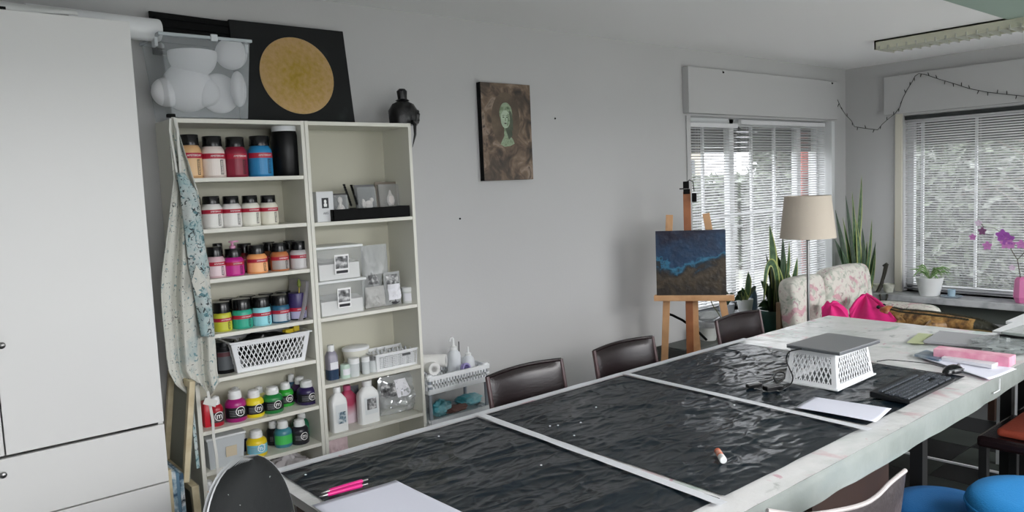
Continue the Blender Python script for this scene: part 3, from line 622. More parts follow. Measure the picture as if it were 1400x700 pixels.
# ------------------------------------------------------------------ right bookcase contents
ZR = RZ[::-1]
CARD = mat('box_white', '#d6d8da', .6); GPH = mat('photo_grey', '#77787a', .5)
x, wd, h = fit(428.5, 453.5, 262, -.23, ZR[0])
t = thing('carton', 'small white carton with a black printed figure on the right bookcase', 'box', (x+.005, -.2, ZR[0])); obj('body', MB().box((0, 0, h/2), (wd, .08, h)), CARD, t, bevel=.001)
obj('print', MB().box((.0, -.0405, h*.62), (wd*.4, .001, h*.34)), LBLK, t); obj('figure', MB().lathe([(0, 0), (.008, 0), (.009, .012), (.004, .018), (.007, .022), (.006, .032), (0, .036)], 14, c=(0, -.0415, h*.50), sy=.1), LWHT, t, smooth=True)
lettering('ARS', .016, mat('grey_print', '#70747a', .6), t, (0, -.0412, h*.28))
x0, x1 = at(454, 290, 'y', -.26).x, at(559, 288, 'y', -.26).x; c = (x0+x1)/2; hh = at(510, 283.5, 'y', -.26).z-ZR[0]
t = thing('display_tray', 'low black tray holding casting samples on the right bookcase', 'tray', (c, -.17, ZR[0])); W = (x1-x0)/2
m = MB().b2(-W, W, -.10, .09, 0, .006); m.b2(-W, W, -.10, -.094, 0, hh).b2(-W, W, .084, .09, 0, hh).b2(-W, -W+.006, -.1, .09, 0, hh).b2(W-.006, W, -.1, .09, 0, hh).b2(-W*.35, -W*.35+.005, -.1, .09, 0, hh).b2(W*.2, W*.2+.005, -.1, .09, 0, hh)
obj('body', m, BLKM, t, bevel=.001)
CLR = mat('clear_film', '#dfe3e4', .12, alpha=.28)
def sample(px, y, label, back, kind, tilt=-.12):
    x, wd, h = fit(*px, y, ZR[0]+.008); t = thing('sample_pack', label, 'pack', (x, y, ZR[0]+.008), rot=(tilt, 0, 0), group='casting samples in the black tray')
    obj('card', MB().box((0, .006, h/2), (wd, .002, h)), back, t); obj('clear_cover', MB().box((0, -.006, h*.48), (wd*.92, .022, h*.88)), CLR, t, bevel=.003)
    f = MB()
    if kind == 'bust': f.lathe([(0, .0), (.022, 0), (.024, .02), (.014, .036), (.008, .043), (.009, .05), (.014, .06), (.012, .075), (0, .082)], 18, c=(0, -.006, h*.25), sy=.5)
    elif kind == 'bird': f.sphere((-.02, -.006, h*.42), (.012, .008, .024), 10).sphere((.012, -.006, h*.42), (.022, .009, .016), 10).sphere((.03, -.006, h*.52), (.012, .008, .012), 8).box((.01, -.006, h*.28), (.04, .014, .03))
    else: f.lathe([(0, 0), (.016, 0), (.024, .02), (.022, .045), (.009, .062), (.007, .075), (0, .085)], 18, c=(0, -.008, h*.3), sy=.5)
    obj('casting', f, mat('plaster', '#d9d3cf', .7), t, smooth=True)
sample((453, 477, 264), -.20, 'clear pack with a small white bust in the left of the black tray', mat('pack_dark', '#3c3a3a', .5), 'bust')
sample((485, 516, 252), -.18, 'clear pack with white bird figures in the middle of the black tray', mat('pack_grey', '#5d5e60', .5), 'bird')
sample((513, 553, 248), -.15, 'clear pack with a pale vase in the right of the black tray', mat('pack_brown', '#6e6458', .5), 'vase')
for k, (pa, pb) in enumerate((((470, 252), (478, 282)), ((480, 253), (486, 280)))):
    a = at(*pa, 'y', -.12); b_ = at(*pb, 'y', -.17); a.y = -.12; b_.y = -.19
    m = MB(); 
    for i in range(9): f0, f1 = i/9, (i+.6)/9; m.bar(a.lerp(b_, f0), a.lerp(b_, f1), .012, .006)
    m.bar(a, b_, .008, .003); solo('twisted_strip', m, BLK, ('left', 'right')[k]+' of two notched black strips standing behind the samples', 'strip', 'notched strips')
# boxes of plaster
def plaster_box(px, ybot, y, zb, label, fill, sticker, dirt=None):
    x0, x1, yt = px; a, b_ = at(x0, ybot, 'y', y), at(x1, ybot, 'y', y); h = at((x0+x1)/2, yt, 'y', y).z-zb; w_ = b_.x-a.x
    t = thing('storage_box', label, 'box', ((a.x+b_.x)/2, -.165, zb)); hw = w_/2-.006
    m = MB(); k = .93; m.add([(-hw*k, -.085, 0), (hw*k, -.085, 0), (hw*k, .085, 0), (-hw*k, .085, 0), (-hw, -.09, h-.012), (hw, -.09, h-.012), (hw, .09, h-.012), (-hw, .09, h-.012)], [(3, 2, 1, 0), (0, 1, 5, 4), (1, 2, 6, 5), (2, 3, 7, 6), (3, 0, 4, 7)])
    obj('tub', m, mat('tub_clear', '#dfe2e2', .25, alpha=.3), t)
    obj('lid', MB().box((0, 0, h-.007), (hw*2+.014, .196, .014)), mat('lid_clear', '#dde0df', .3), t, bevel=.004)
    f = MB().grid(lambda u, v: ((u-.5)*hw*1.8, (v-.5)*.16, h*fill*(1+.12*noise.noise((u*4, v*3, zb*9)))), 12, 6); f.b2(-hw*.9, hw*.9, -.08, .08, .003, h*fill*.86)
    obj('powder', f, mat('plaster_powder', '#e3e3e2', .9), t, kind='stuff')
    s, sw, sh, sz = sticker; M = Matrix.Rotation(.05, 3, 'X')
    obj('sticker', MB().box((s*hw, -.0915, h*sz), (sw, .001, sh), M=M), LWHT, t)
    obj('photo', MB().box((s*hw, -.0925, h*sz+sh*.1), (sw*.86, .001, sh*.62), M=M), ramp_mat('photo_mix', [(.3, '#1b1b1c'), (.5, '#77787a'), (.7, '#e4e4e4')], 40, 4, .4, 0), t)
    obj('print', MB().box((s*hw, -.0925, h*sz-sh*.38), (sw*.8, .001, sh*.14), M=M), LBLK, t)
    return h
h1 = plaster_box((437, 503, 382), 434, -.255, ZR[1], 'clear lidded box half full of white powder with a photo sticker, lower of two stacked', .48, (.05, .075, .10, .48))
h2 = plaster_box((434, 498, 335.5), 385, -.255, ZR[1]+h1, 'clear lidded box of white powder with a black photo label, upper of two stacked', .55, (.06, .08, .10, .45))
def bag(name, label, px, y, zb, m, thick=.05, lab=None, seed=1, amp=.22):
    x0, x1, yt, yb = px; a = at(x0, (yt+yb)/2, 'y', y).x; b_ = at(x1, (yt+yb)/2, 'y', y).x; h = at((x0+x1)/2, yt, 'y', y).z-zb; w_ = b_-a
    t = thing(name, label, 'bag', ((a+b_)/2, y, zb)); mb = MB(); n = 22
    def fn(s):
        def g(u, v):
            e = (max(0, math.sin(PI*u))**.5)*(max(0, math.sin(PI*min(1, v*1.02+.02)))**.45)*(1-.55*v)
            d = 1+amp*2*noise.fractal(Vector((u*5+seed, v*5, s)), .7, 2.2, 4); return ((u-.5)*w_*(1-.08*v+.03*noise.noise((v*6, seed, 0))), s*thick*e*d, .002+v*h)
        return g
    mb.grid(fn(-1), n, n); mb.grid(fn(1), n, n); obj('film', mb, m, t, smooth=True)
    if lab:
        for (u, v, lw, lh, lm) in lab:
            obj('label', MB().grid(lambda p, q: ((u-.5)*w_+(p-.5)*lw, fn(-1)(u+(p-.5)*lw/w_, v+(q-.5)*lh/h)[1]-.004, v*h+(q-.5)*lh), 6, 6), lm, t)
    return t
PHOTO = MT['photo_mix']; PAP = mat('paper_white', '#e0e0e6', .7)
CRINK = mat('crinkly_film', '#c3c6c6', .18, alpha=.62, bump=.4, bscale=25)
bag('plastic_bag', 'tall crinkled clear bag behind the powder boxes with a dark photo label', (494, 532, 335, 423), -.13, ZR[1], CRINK, .05, [(.30, .45, .05, .05, PHOTO)], 2)
bag('plastic_bag', 'grey powder bag standing in front of the tall clear bag', (499, 527, 392, 424), -.19, ZR[1], mat('bag_grey', '#b5b5b3', .4, bump=.3, bscale=20), .035, None, 5)
t = bag('pouch', 'clear pouch with a dark base and folded white label, left of the round jar', (524, 548, 372, 418), -.19, ZR[1], CRINK, .04, [(.5, .42, .075, .085, PAP), (.45, .8, .07, .05, PHOTO)], 7)
obj('powder', blob(MB(), (0, 0, .022), (.04, .03, .018), 4, .2, 10), mat('charcoal_powder', '#3d3c40', .8), t, smooth=True)
x, wd, h = fit(548, 565.5, 392, -.19, ZR[1]); r = wd/2
t = thing('plaster_jar', 'round white jar with a screw lid at the right end of the right bookcase shelf', 'jar', (x, -.19, ZR[1])); obj('body', MB().lathe([(0, 0), (r*.9, 0), (r*.92, h*.74), (0, h*.74)], 22), mat('frosted', '#cdd0ce', .35), t, smooth=True); obj('lid', MB().lathe([(r, h*.74), (r, h*.98), (r*.95, h), (0, h)], 22), CAPW, t, smooth=True); obj('label', arcband(r*.925, -1.2, 1.2, h*.15, h*.62), PAP, t)
# third row
x, wd, h = fit(442.5, 458, 472, -.19, ZR[2]); r = wd/2
t = thing('dye_bottle', 'translucent bottle with dark blue liquid and a white cap at the left of its shelf', 'bottle', (x+.006, -.19, ZR[2])); obj('body', MB().lathe([(0, 0), (r, 0), (r, h*.68), (r*.7, h*.8), (r*.5, h*.84), (0, h*.84)], 22, sq=4), mat('bottle_lilac', '#8d8a98', .3), t, smooth=True)
obj('liquid', MB().lathe([(0, .001), (r*1.02, .001), (r*1.02, h*.3), (0, h*.3)], 22, sq=4), mat('dye_blue', '#253a55', .3), t, smooth=True); obj('cap', MB().lathe([(r*.62, h*.8), (r*.62, h), (0, h)], 18), CAPW, t, smooth=True); obj('label', MB().box((0, -r*1.03, h*.42), (r*1.5, .001, h*.2)), PAP, t)
x, wd, h = fit(464, 478, 498, -.21, ZR[2]); r = wd/2
t = thing('small_jar', 'small jar with a white label and pale green rim next to the dark blue bottle', 'jar', (x, -.21, ZR[2])); obj('body', MB().lathe([(0, 0), (r, 0), (r, h*.8), (r*.9, h), (0, h)], 18), mat('jar_mint', '#b8cfc2', .3), t, smooth=True); obj('label', arcband(r+.001, -.8, 1, h*.25, h*.7), PAP, t)
x, wd, h = fit(459, 468, 496, -.15, ZR[2]); solo('small_jar', MB().lathe([(0, 0), (.017, 0), (.017, .05), (.014, .055), (0, .055)], 16), mat('jar_wine', '#93373f', .35), 'small dark red jar behind the mint-rimmed one', 'jar', loc=(x, -.14, ZR[2]), smooth=True)
x, wd, h = fit(467, 506, 473, -.12, ZR[2]); 
t = thing('food_tub', 'white oval tub with a lid stacked on jars behind the small pots', 'tub', (x, -.115, ZR[2])); hb_ = h*.42
obj('base_tub', MB().lathe([(0, 0), (wd*.44, 0), (wd*.47, hb_), (0, hb_)], 26, sy=.7), mat('tub_offwhite', '#d0d3d2', .35), t, smooth=True); obj('tub', MB().lathe([(0, hb_), (wd*.42, hb_), (wd*.48, h*.9), (0, h*.9)], 26, sy=.75), mat('tub_cream', '#d2d1c6', .4), t, smooth=True); obj('lid', MB().lathe([(wd*.5, h*.86), (wd*.5, h*.96), (wd*.42, h), (0, h)], 26, sy=.75), PLW, t, smooth=True)
for k, (a, b_, tp, mm, l) in enumerate(((475, 491, 489, CAPW, 'white pot in front of the oval tub'), (493, 505, 487, CAPW, 'slim white pot left of the silver-lidded one'), (503, 515, 485, STEEL, 'pot with a silver lid in front of the white mini basket'), (512, 524, 488, PLW, 'white pot lying by the corner of the white mini basket'))):
    x, wd, h = fit(a, b_, tp, -.215, ZR[2]); r = wd/2
    t = thing('small_pot', l, 'pot', (x, -.215, ZR[2]), group='small pots on the shelf with the white mini basket'); obj('body', MB().lathe([(0, 0), (r*.9, 0), (r*.95, h*.7), (0, h*.7)], 18), mat('pot_glass', '#c8cdce', .25), t, smooth=True); obj('lid', MB().lathe([(r, h*.7), (r, h*.98), (0, h)], 18), mm, t, smooth=True)
p0, p1 = at(512, 505, 'y', -.25), at(573, 494, 'y', -.25); q0 = at(511, 480, 'y', -.255)
h = .095; basket('storage_basket', 'small white fine-mesh basket holding squeeze bottles on the right bookcase', 'basket', ((p0.x+p1.x)/2+.01, -.165, ZR[2]), p1.x-p0.x-.025, .15, p1.x-p0.x-.01, .17, h, PLW, 'grid', 22, nv=7, w=.003, th=.003)
cx = (p0.x+p1.x)/2; rnd = random.Random(2)
obj('handle_slot', MB().box((.05, -.0865, h*.72), (.05, .003, .012)), mat('slot_dark', '#4d5052', .6), bpy.data.objects['storage_basket.001'])
for i in range(5):
    for j in range(3):
        x = cx-.092+i*.05; y = -.215+j*.05; hh = .074+rnd.uniform(0, .014)
        t = thing('squeeze_bottle', 'small white nozzle bottle standing in the white fine-mesh basket', 'bottle', (x, y, ZR[2]+.006), group='small nozzle bottles in the mesh basket')
        obj('body', MB().lathe([(0, 0), (.019, 0), (.019, hh*.72), (.009, hh*.82), (0, hh*.82)], 14), PLW, t, smooth=True); obj('nozzle', MB().lathe([(.009, hh*.8), (.009, hh*.9), (.003, hh*1.1), (0, hh*1.1)], 10), mat('nozzle_grey', '#b7babd', .4), t, smooth=True)
# fourth row
def jug(px, y, zb, label, m, lab=True, cap=CAPW, d=.062):
    x, wd, h = fit(*px, y, zb); hw = wd/2; t = thing('jug', label, 'jug', (x+.004, y, zb), group=None)
    pr = [(1, 0), (1.0, .01), (1.0, h*.62), (.92, h*.72), (.5, h*.84), (.36, h*.86), (.36, h*.9)]
    obj('body', MB().lathe([(0, 0)]+[(a*hw, z) for a, z in pr]+[(0, h*.9)], 24, sq=5, sy=d/wd*1.0), m, t, smooth=True)
    obj('cap', MB().lathe([(hw*.44, h*.88), (hw*.44, h*.99), (hw*.4, h), (0, h)], 20), cap, t, smooth=True)
    if lab:
        obj('label', MB().box((hw*.05, -d/2*1.0-.001, h*.42), (hw*1.3, .001, h*.4)), mat('lab_pale', '#d7dcde', .5), t)
        obj('photo', MB().box((hw*.1, -d/2-.002, h*.46 if lab == 2 else h*.32), (hw*.95, .001, h*.26)), PHOTO if lab == 2 else ramp_mat('photo_blue', [(.4, '#cfd6da'), (.52, '#6e8796'), (.6, '#26333d')], 45, 3, .5, 0), t)
    return t
jug((447, 471, 529), -.215, ZR[3], 'white jug with a blue-grey label at the left of its shelf', mat('jug_white', '#e2e4e4', .4), 1)
jug((461, 485, 527), -.12, ZR[3], 'pink and red jug behind the two white jugs', ramp_mat('jug_pink', [(.05, '#b0415f'), (.32, '#d3c2cb')], 6, 2, .4, 0, axis=2, grad=-3.6), 0, mat('cap_pink', '#b9557a', .4))
jug((485, 515, 520), -.20, ZR[3], 'larger white jug with a photo of white rocks on its label', mat('jug_white', '#e2e4e4', .4), 2)
bag('plastic_bag', 'dark folded bag between the pink jug and the larger white jug', (480, 492, 527, 580), -.09, ZR[3], mat('bag_dark', '#2a2c38', .4), .03, None, 3)
bag('foil_bag', 'shiny silvery bag with a grey photo label on the lowest shelf of the right bookcase', (515, 571, 512, 568), -.16, ZR[3], mat('foil_film', '#c9cccd', .12, .55, bump=.5, bscale=14), .075, [(.22, .68, .08, .07, PHOTO), (.52, .68, .075, .09, PAP)], 11, .3)
bag('plastic_bag', 'small pinkish crumpled bag low in the right bookcase, just above the table edge', (449, 477, 600, 628), -.2, RZ[1], mat('bag_pink', '#dcc4c8', .5), .04, None, 14, .4)
# ------------------------------------------------------------------ on top of the bookcases
TOP = 2.02
CB = mat('clear_box', '#ccd2d6', .2, alpha=.34)
x0, x1 = -6.58, -6.195; hb = .35; cx = (x0+x1)/2
t = thing('storage_box', 'big clear plastic box full of white foam shapes on top of the paint bookcase', 'box', (cx, -.165, TOP)); hw = (x1-x0)/2; k = .86
B4 = [(-hw*k, -.125), (hw*k, -.125), (hw*k, .125), (-hw*k, .125)]; T4 = [(-hw, -.14), (hw, -.14), (hw, .14), (-hw, .14)]
obj('tub', MB().add([(a, b_, .003) for a, b_ in B4]+[(a, b_, hb) for a, b_ in T4], [(3, 2, 1, 0), (0, 1, 5, 4), (1, 2, 6, 5), (2, 3, 7, 6), (3, 0, 4, 7)]), CB, t)
m = MB()
for (a, b_, c_, d_) in ((0, -.143, 2*hw+.02, .012), (0, .143, 2*hw+.02, .012), (-hw-.003, 0, .012, .29), (hw+.003, 0, .012, .29)): m.box((a, b_, hb), (c_, d_, .014))
obj('rim', m, mat('rim_clear', '#cdd5da', .25, alpha=.7), t, bevel=.003)
for s in (-1, 1): obj('clip', MB().box((s*(hw+.004), -.07, hb-.02), (.014, .05, .05)), mat('clip_white', '#d6dadd', .4), t, bevel=.004)
obj('clip', MB().box((.03, -.15, hb-.0), (.03, .01, .03)), MT['clip_white'], t, bevel=.003)
FOAM = mat('styrofoam', '#e6e6e9', .85, bump=.12, bscale=200)
def foam(px, y, kind, label, thick=.3, rot=(0, 0, 0)):
    cx_, cy_, rp = px; p = at(cx_, cy_, 'y', y); r = rp*(p-CAM).dot(fw)/F
    m = MB()
    if kind == 'dome': m.lathe([(0, -r)]+[(r*math.cos(a), r*math.sin(a)) for a in [(-PI/2)+PI/2*i/10 for i in range(1, 11)]]+[(r*.98, .012), (0, .012)], 32); 
    elif kind == 'disc': m.sphere((0, 0, 0), (r, r*thick, r), 18)
    else: m.sphere((0, 0, 0), r, 16)
    p = Vector((p.x, y, max(p.z, TOP+.006+r if kind != 'dome' else p.z))); return solo('foam_shape', m, FOAM, label, 'foam shape', 'white foam shapes in the clear box', loc=p, rot=rot, smooth=True)
foam((263, 75, 32), -.195, 'dome', 'white foam half ball at the top left of the clear box')
foam((316, 74, 21), -.20, 'ball', 'white foam ball at the top right of the clear box')
foam((256, 120, 33), -.165, 'ball', 'large white foam ball deep in the left of the clear box')
foam((281, 127, 19), -.21, 'ball', 'white foam ball low in the front centre of the clear box')
foam((300, 128, 27), -.155, 'disc', 'white foam disc low in the right half of the clear box', .35)
foam((326, 122, 24), -.20, 'disc', 'flat white foam disc on edge at the right side of the clear box', .42, (0, 0, 1.1))
foam((228, 126, 20), -.17, 'ball', 'white foam ball against the left wall of the clear box')
# black lid and case behind the box
a = at(215, 24, 'y', -.09); b_ = at(345, 48, 'y', -.09)
t = thing('box_lid', 'black ribbed box lid with a round badge standing behind the clear box', 'lid', (cx+.06, -.055, TOP+hb+.045), rot=(1.42, .025, 0))
obj('plate', MB().box((0, 0, 0), (.44, .20, .012)), BLKM, t, bevel=.004)
for k in range(5): obj('rib', MB().box((0, -.075+.037*k, .009), (.40, .008, .01)), BLKM, t)
obj('badge', MB().lathe([(0, 0), (.016, 0), (.016, .003), (0, .003)], 20, c=(-.185, -.06, .007)), STEEL, t, smooth=True)
# painting with the gold disc
A = Vector((-6.192, -.135, TOP+.002)); W, H = .605, .50; tilt = math.asin(.075/H)
t = thing('painting', 'black square canvas with a big gold mottled disc leaning on the wall above the bookcases', 'painting', (A.x+W/2, A.y, A.z), rot=(-tilt, 0, 0))
obj('canvas', MB().b2(-W/2, W/2, 0, .02, 0, H), ramp_mat('canvas_black', [(.3, '#030607'), (.62, '#070c0d'), (.75, '#1c2423')], 7, 8, .8, .3), t, bevel=.003)
gold = mat('gold_leaf', '#b08a3c', .5, .35); nt = gold.node_tree; b__ = nt.nodes['Principled BSDF']; tc = nt.nodes.new('ShaderNodeTexCoord')
gr = nt.nodes.new('ShaderNodeVectorMath'); gr.operation = 'LENGTH'; nt.links.new(tc.outputs['Object'], gr.inputs[0])
nz = nt.nodes.new('ShaderNodeTexNoise'); nz.inputs['Scale'].default_value = 38; nz.inputs['Detail'].default_value = 9; nt.links.new(tc.outputs['Object'], nz.inputs['Vector'])
ma = nt.nodes.new('ShaderNodeMath'); ma.operation = 'MULTIPLY_ADD'; ma.inputs[1].default_value = 2.2; nt.links.new(gr.outputs['Value'], ma.inputs[0]); nt.links.new(nz.outputs['Fac'], ma.inputs[2])
rp = nt.nodes.new('ShaderNodeValToRGB'); el = rp.color_ramp.elements
for k, (p_, c_) in enumerate(((.45, '#a08630'), (.62, '#b8973f'), (.8, '#a98a55'), (.95, '#bd9c6c'))):
    if k > 1: el.new(.5)
    el[k].position = p_; el[k].color = hx(c_)
nt.links.new(ma.outputs[0], rp.inputs['Fac']); nt.links.new(rp.outputs['Color'], b__.inputs['Base Color'])
bp = nt.nodes.new('ShaderNodeBump'); bp.inputs['Strength'].default_value = .8; bp.inputs['Distance'].default_value = .004; nt.links.new(nz.outputs['Fac'], bp.inputs['Height']); nt.links.new(bp.outputs['Normal'], b__.inputs['Normal'])
o = obj('gold_disc', MB().lathe([(0, .0), (.192, 0), (.195, .002), (.195, .004), (0, .005)], 64), gold, t, loc=(.012, -.001, .243), rot=(PI/2, 0, 0), smooth=True)
obj('disc_rim', MB().tube([(.012+.194*math.cos(2*PI*k/60), -.003, .243+.194*math.sin(2*PI*k/60)) for k in range(61)], .0022, 6), mat('rim_sand', '#b59d74', .6), t, smooth=True)
# wrapped statue
p = at(552, 168, 'y', -.16)
t = thing('wrapped_bust', 'small bust wrapped in black plastic on top of the right bookcase', 'statue', (p.x-.0, -.16, TOP))
def wrap(prof, n=48, fold=.012, seed=0):
    m = MB(); m.lathe(prof, n, sx=1, sy=.8)
    for i, v in enumerate(m.v):
        v = Vector(v); rr = math.hypot(v.x, v.y); a = math.atan2(v.y, v.x)
        if rr > .005:
            d = 1+fold*3*math.sin(a*7+v.z*30+seed)+fold*5*noise.noise((v.x*30, v.y*30, v.z*22+seed)); m.v[i] = (v.x*d, v.y*d, v.z)
    return m
FILM = mat('black_wrap', '#09090b', .35, bump=.3, bscale=40)
obj('wrapped_body', wrap([(0, .001), (.078, .001), (.08, .04), (.082, .08), (.062, .115), (.034, .128), (.028, .133)]), FILM, t, smooth=True)
obj('wrapped_head', wrap([(.03, .128), (.04, .134), (.026, .142), (.028, .16), (.03, .185), (.018, .197), (0, .199)], seed=3), FILM, t, smooth=True)
obj('flap', blob(MB(), (.078, -.0, .05), (.02, .03, .045), 6, .3, 12), FILM, t, smooth=True)
e = at(566, 172, 'y', -.29)-Vector((p.x, -.16, TOP)); f_ = at(563.5, 202, 'y', -.29)-Vector((p.x, -.16, TOP))
m = MB(); m.tube([(.06, -.05, .012), (e.x-.005, -.125, .010), (e.x+.003, -.134, -.012), (e.x+.002, -.134, -.06), (f_.x, -.134, f_.z+.002)], [.007, .008, .009, .007, .001], 8)
obj('tail', m, FILM, t, smooth=True)
# ------------------------------------------------------------------ apron hanging on the paint bookcase
ROWS = [(160, 234, 239), (172, 233, 242), (185, 231, 246), (205, 233, 252), (225, 235, 259), (245, 237, 265), (262, 235, 271), (300, 231, 276), (340, 226, 281), (370, 222, 286), (400, 220, 288), (430, 222, 291), (460, 225, 294), (490, 228, 296), (508, 231, 297), (522, 240, 299), (532, 256, 301)]
t = thing('apron', 'white apron spattered with blue-green and black paint hanging from the corner of the paint bookcase', 'apron', (-6.54, -.31, 1.2)); o0 = Vector((-6.54, -.31, 1.2))
AP = softmix('apron_cloth', '#c6c6be', (('#a4b1b0', 5, .55, .68, 0, 0), ('#5d8288', 34, .62, .66, 4, 0), ('#20262a', 46, .645, .67, 9, 0)), .9, .1, 60, .9)
def apf(u, v, lay=0):
    f = v*(len(ROWS)-1); i = min(int(f), len(ROWS)-2); k = f-i; r = [ROWS[i][j]*(1-k)+ROWS[i+1][j]*k for j in range(3)]
    y = -.318-.020*math.sin(u*13+v*2.2)*min(1, v*3)-.012*math.sin(u*27+v*5)*min(1, v*2)-.012*lay
    dip = 0
    if v > .86: dip = (v-.86)*60*math.sin(u*10+1)
    p = at(r[1]+(r[2]-r[1])*u, r[0]+dip, 'y', y); return p-o0
m = MB().grid(lambda u, v: apf(u, v), 46, 90); obj('cloth', m, AP, t, solid=.002, smooth=True)
# a folded-over front panel, more heavily spattered
AP2 = softmix('apron_cloth_spattered', '#bcc3c1', (('#93adb0', 6, .42, .6, 0, 0), ('#4a757d', 30, .56, .61, 4, 0), ('#171c20', 42, .58, .61, 9, 0)), .9, .1, 60, .9)
R2 = [(236, 241, 252), (262, 246, 269), (300, 250, 275), (340, 255, 281), (368, 258, 287), (385, 262, 280), (420, 268, 290), (460, 275, 293)]
def apg(u, v):
    f = v*(len(R2)-1); i = min(int(f), len(R2)-2); k = f-i; r = [R2[i][j]*(1-k)+R2[i+1][j]*k for j in range(3)]
    return at(r[1]+(r[2]-r[1])*u, r[0], 'y', -.345-.018*math.sin(PI*u)-.006*math.sin(v*20+u*5))-o0
obj('front_fold', MB().grid(apg, 14, 50), AP2, t, solid=.002, smooth=True)
tip = [(268, 362), (287, 388), (270, 405), (262, 385)]
obj('turned_corner', MB().add([at(*q, 'y', -.372)-o0 for q in tip]+[at(272, 383, 'y', -.38)-o0], [(0, 1, 4), (1, 2, 4), (2, 3, 4), (3, 0, 4)]), AP, t, solid=.002)
def ribbon(pts, y, w, m, name, par):
    mb = MB(); P = [at(a, b_, 'y', y)-o0 for a, b_ in pts]
    for i in range(len(P)-1): mb.bar(P[i], P[i+1], w, .003, nrm=(0, 1, 0))
    return obj(name, mb, m, par)
TIE = mat('tie_cloth', '#cfcfca', .8)
ribbon([(233, 162), (232, 178), (236, 200), (240, 225), (243, 246)], -.335, .008, TIE, 'neck_strap', t)
ribbon([(238, 161), (243, 178), (244, 200), (246, 222), (247, 240)], -.335, .010, TIE, 'neck_strap', t)
ribbon([(284, 535), (287, 553), (291, 575), (292, 598), (296, 622), (298, 650), (297, 655)], -.33, .012, TIE, 'waist_tie', t)
ribbon([(279, 548), (296, 552)], -.345, .03, TIE, 'knot', t)
ribbon([(258, 530), (262, 552), (265, 580), (268, 610), (271, 640)], -.30, .014, AP2, 'waist_tie', t)
q = at(235, 157, 'y', -.30); solo('hook', MB().box((q.x, -.285, 2.028), (.03, .03, .014)).box((q.x, -.303, 2.012), (.012, .006, .04)), BLKM, 'black hook over the left front corner of the paint bookcase, holding the apron', 'hook')
# ------------------------------------------------------------------ canvases standing between wardrobe and bookcase
WOOD = ramp_mat('stretcher_wood', [(.35, '#b8a988'), (.65, '#cfc3a4')], 14, 5, .6, .1)
PINE = ramp_mat('easel_beech', [(.3, '#c29468'), (.55, '#d0a378'), (.75, '#b48458')], 7, 6, .45, .1)
def stretcher(label, px, y, back, zb=.004, tilt=.0, depth=.03, w=.035):
    (x0, x1), yt = px; z1 = at(x0, yt, 'y', y).z; a = at(x0, yt, 'y', y).x; b_ = at(x1, yt, 'y', y).x; W = b_-a; H = z1-zb
    t = thing('canvas', label, 'canvas', ((a+b_)/2, y, zb), rot=(-tilt, 0, 0))
    for s in (-1, 1): obj('stretcher_bar', MB().b2(s*W/2, s*(W/2-w), -depth/2, depth/2, 0, H), WOOD, t, bevel=.002)
    for z0, z1 in ((0, w), (H-w, H)): obj('stretcher_bar', MB().b2(-W/2+w, W/2-w, -depth/2, depth/2, z0, z1), WOOD, t, bevel=.002)
    obj('linen', MB().b2(-W/2, W/2, depth/2, depth/2+.002, 0, H), back, t); return t
p = at(268, 520, 'y', -.30)
# seen obliquely: canvases stand on edge, leaning on the bookcase side
def side_canvas(label, x, y0, y1, z0, z1, lean, edge, face, thick=.02, bars=True):
    t = thing('canvas', label, 'canvas', (x, (y0+y1)/2, z0), rot=(0, lean, 0)); L = abs(y1-y0); H = z1-z0; w = .03
    if bars:
        for s in (-1, 1): obj('stretcher_bar', MB().b2(-thick/2, thick/2, s*L/2, s*(L/2-w), 0, H), edge, t, bevel=.002)
        for a, b_ in ((0, w), (H-w, H)): obj('stretcher_bar', MB().b2(-thick/2, thick/2, -L/2+w, L/2-w, a, b_), edge, t, bevel=.002)
        obj('linen', MB().b2(thick/2, thick/2+.002, -L/2, L/2, 0, H), face, t)
    else:
        obj('painted_face', MB().b2(-thick/2, -thick/2+.002, -L/2, L/2, 0, H), face, t); obj('edge_wrap', MB().b2(-thick/2+.002, thick/2, -L/2, L/2, 0, H), edge, t)
    return t
LIN = mat('linen_grey', '#8e8f83', .85, bump=.2, bscale=300)
side_canvas('tall wooden stretcher frame with grey linen leaning on the side of the paint bookcase', -6.645, -.38, -.06, .445, .885, .135, WOOD, LIN, .024)
side_canvas('small wooden stretcher frame standing below the tall one', -6.61, -.42, -.12, .0, .435, -.03, WOOD, LIN, .03)
BLU = ramp_mat('paint_blue_white', [(.38, '#2d4d66'), (.5, '#8aa2b0'), (.62, '#d6dadb'), (.7, '#1d2b36')], 22, 6, .5, .3)
for k, (x, c, l) in enumerate(((-6.742, WOOD, 'canvas with a bare wooden edge, nearest the wardrobe side'), (-6.718, BLU, 'blue and white painted canvas beside the wardrobe'), (-6.697, mat('blue_edge', '#56788e', .6), 'canvas with a pale blue edge between two others beside the wardrobe'), (-6.672, BLU, 'paint-smeared blue canvas, the one furthest from the wardrobe'))):
    side_canvas(l, x, -.50+.03*k, -.1, .0, .56-.02*k, .0, c, BLU, .016, bars=False)
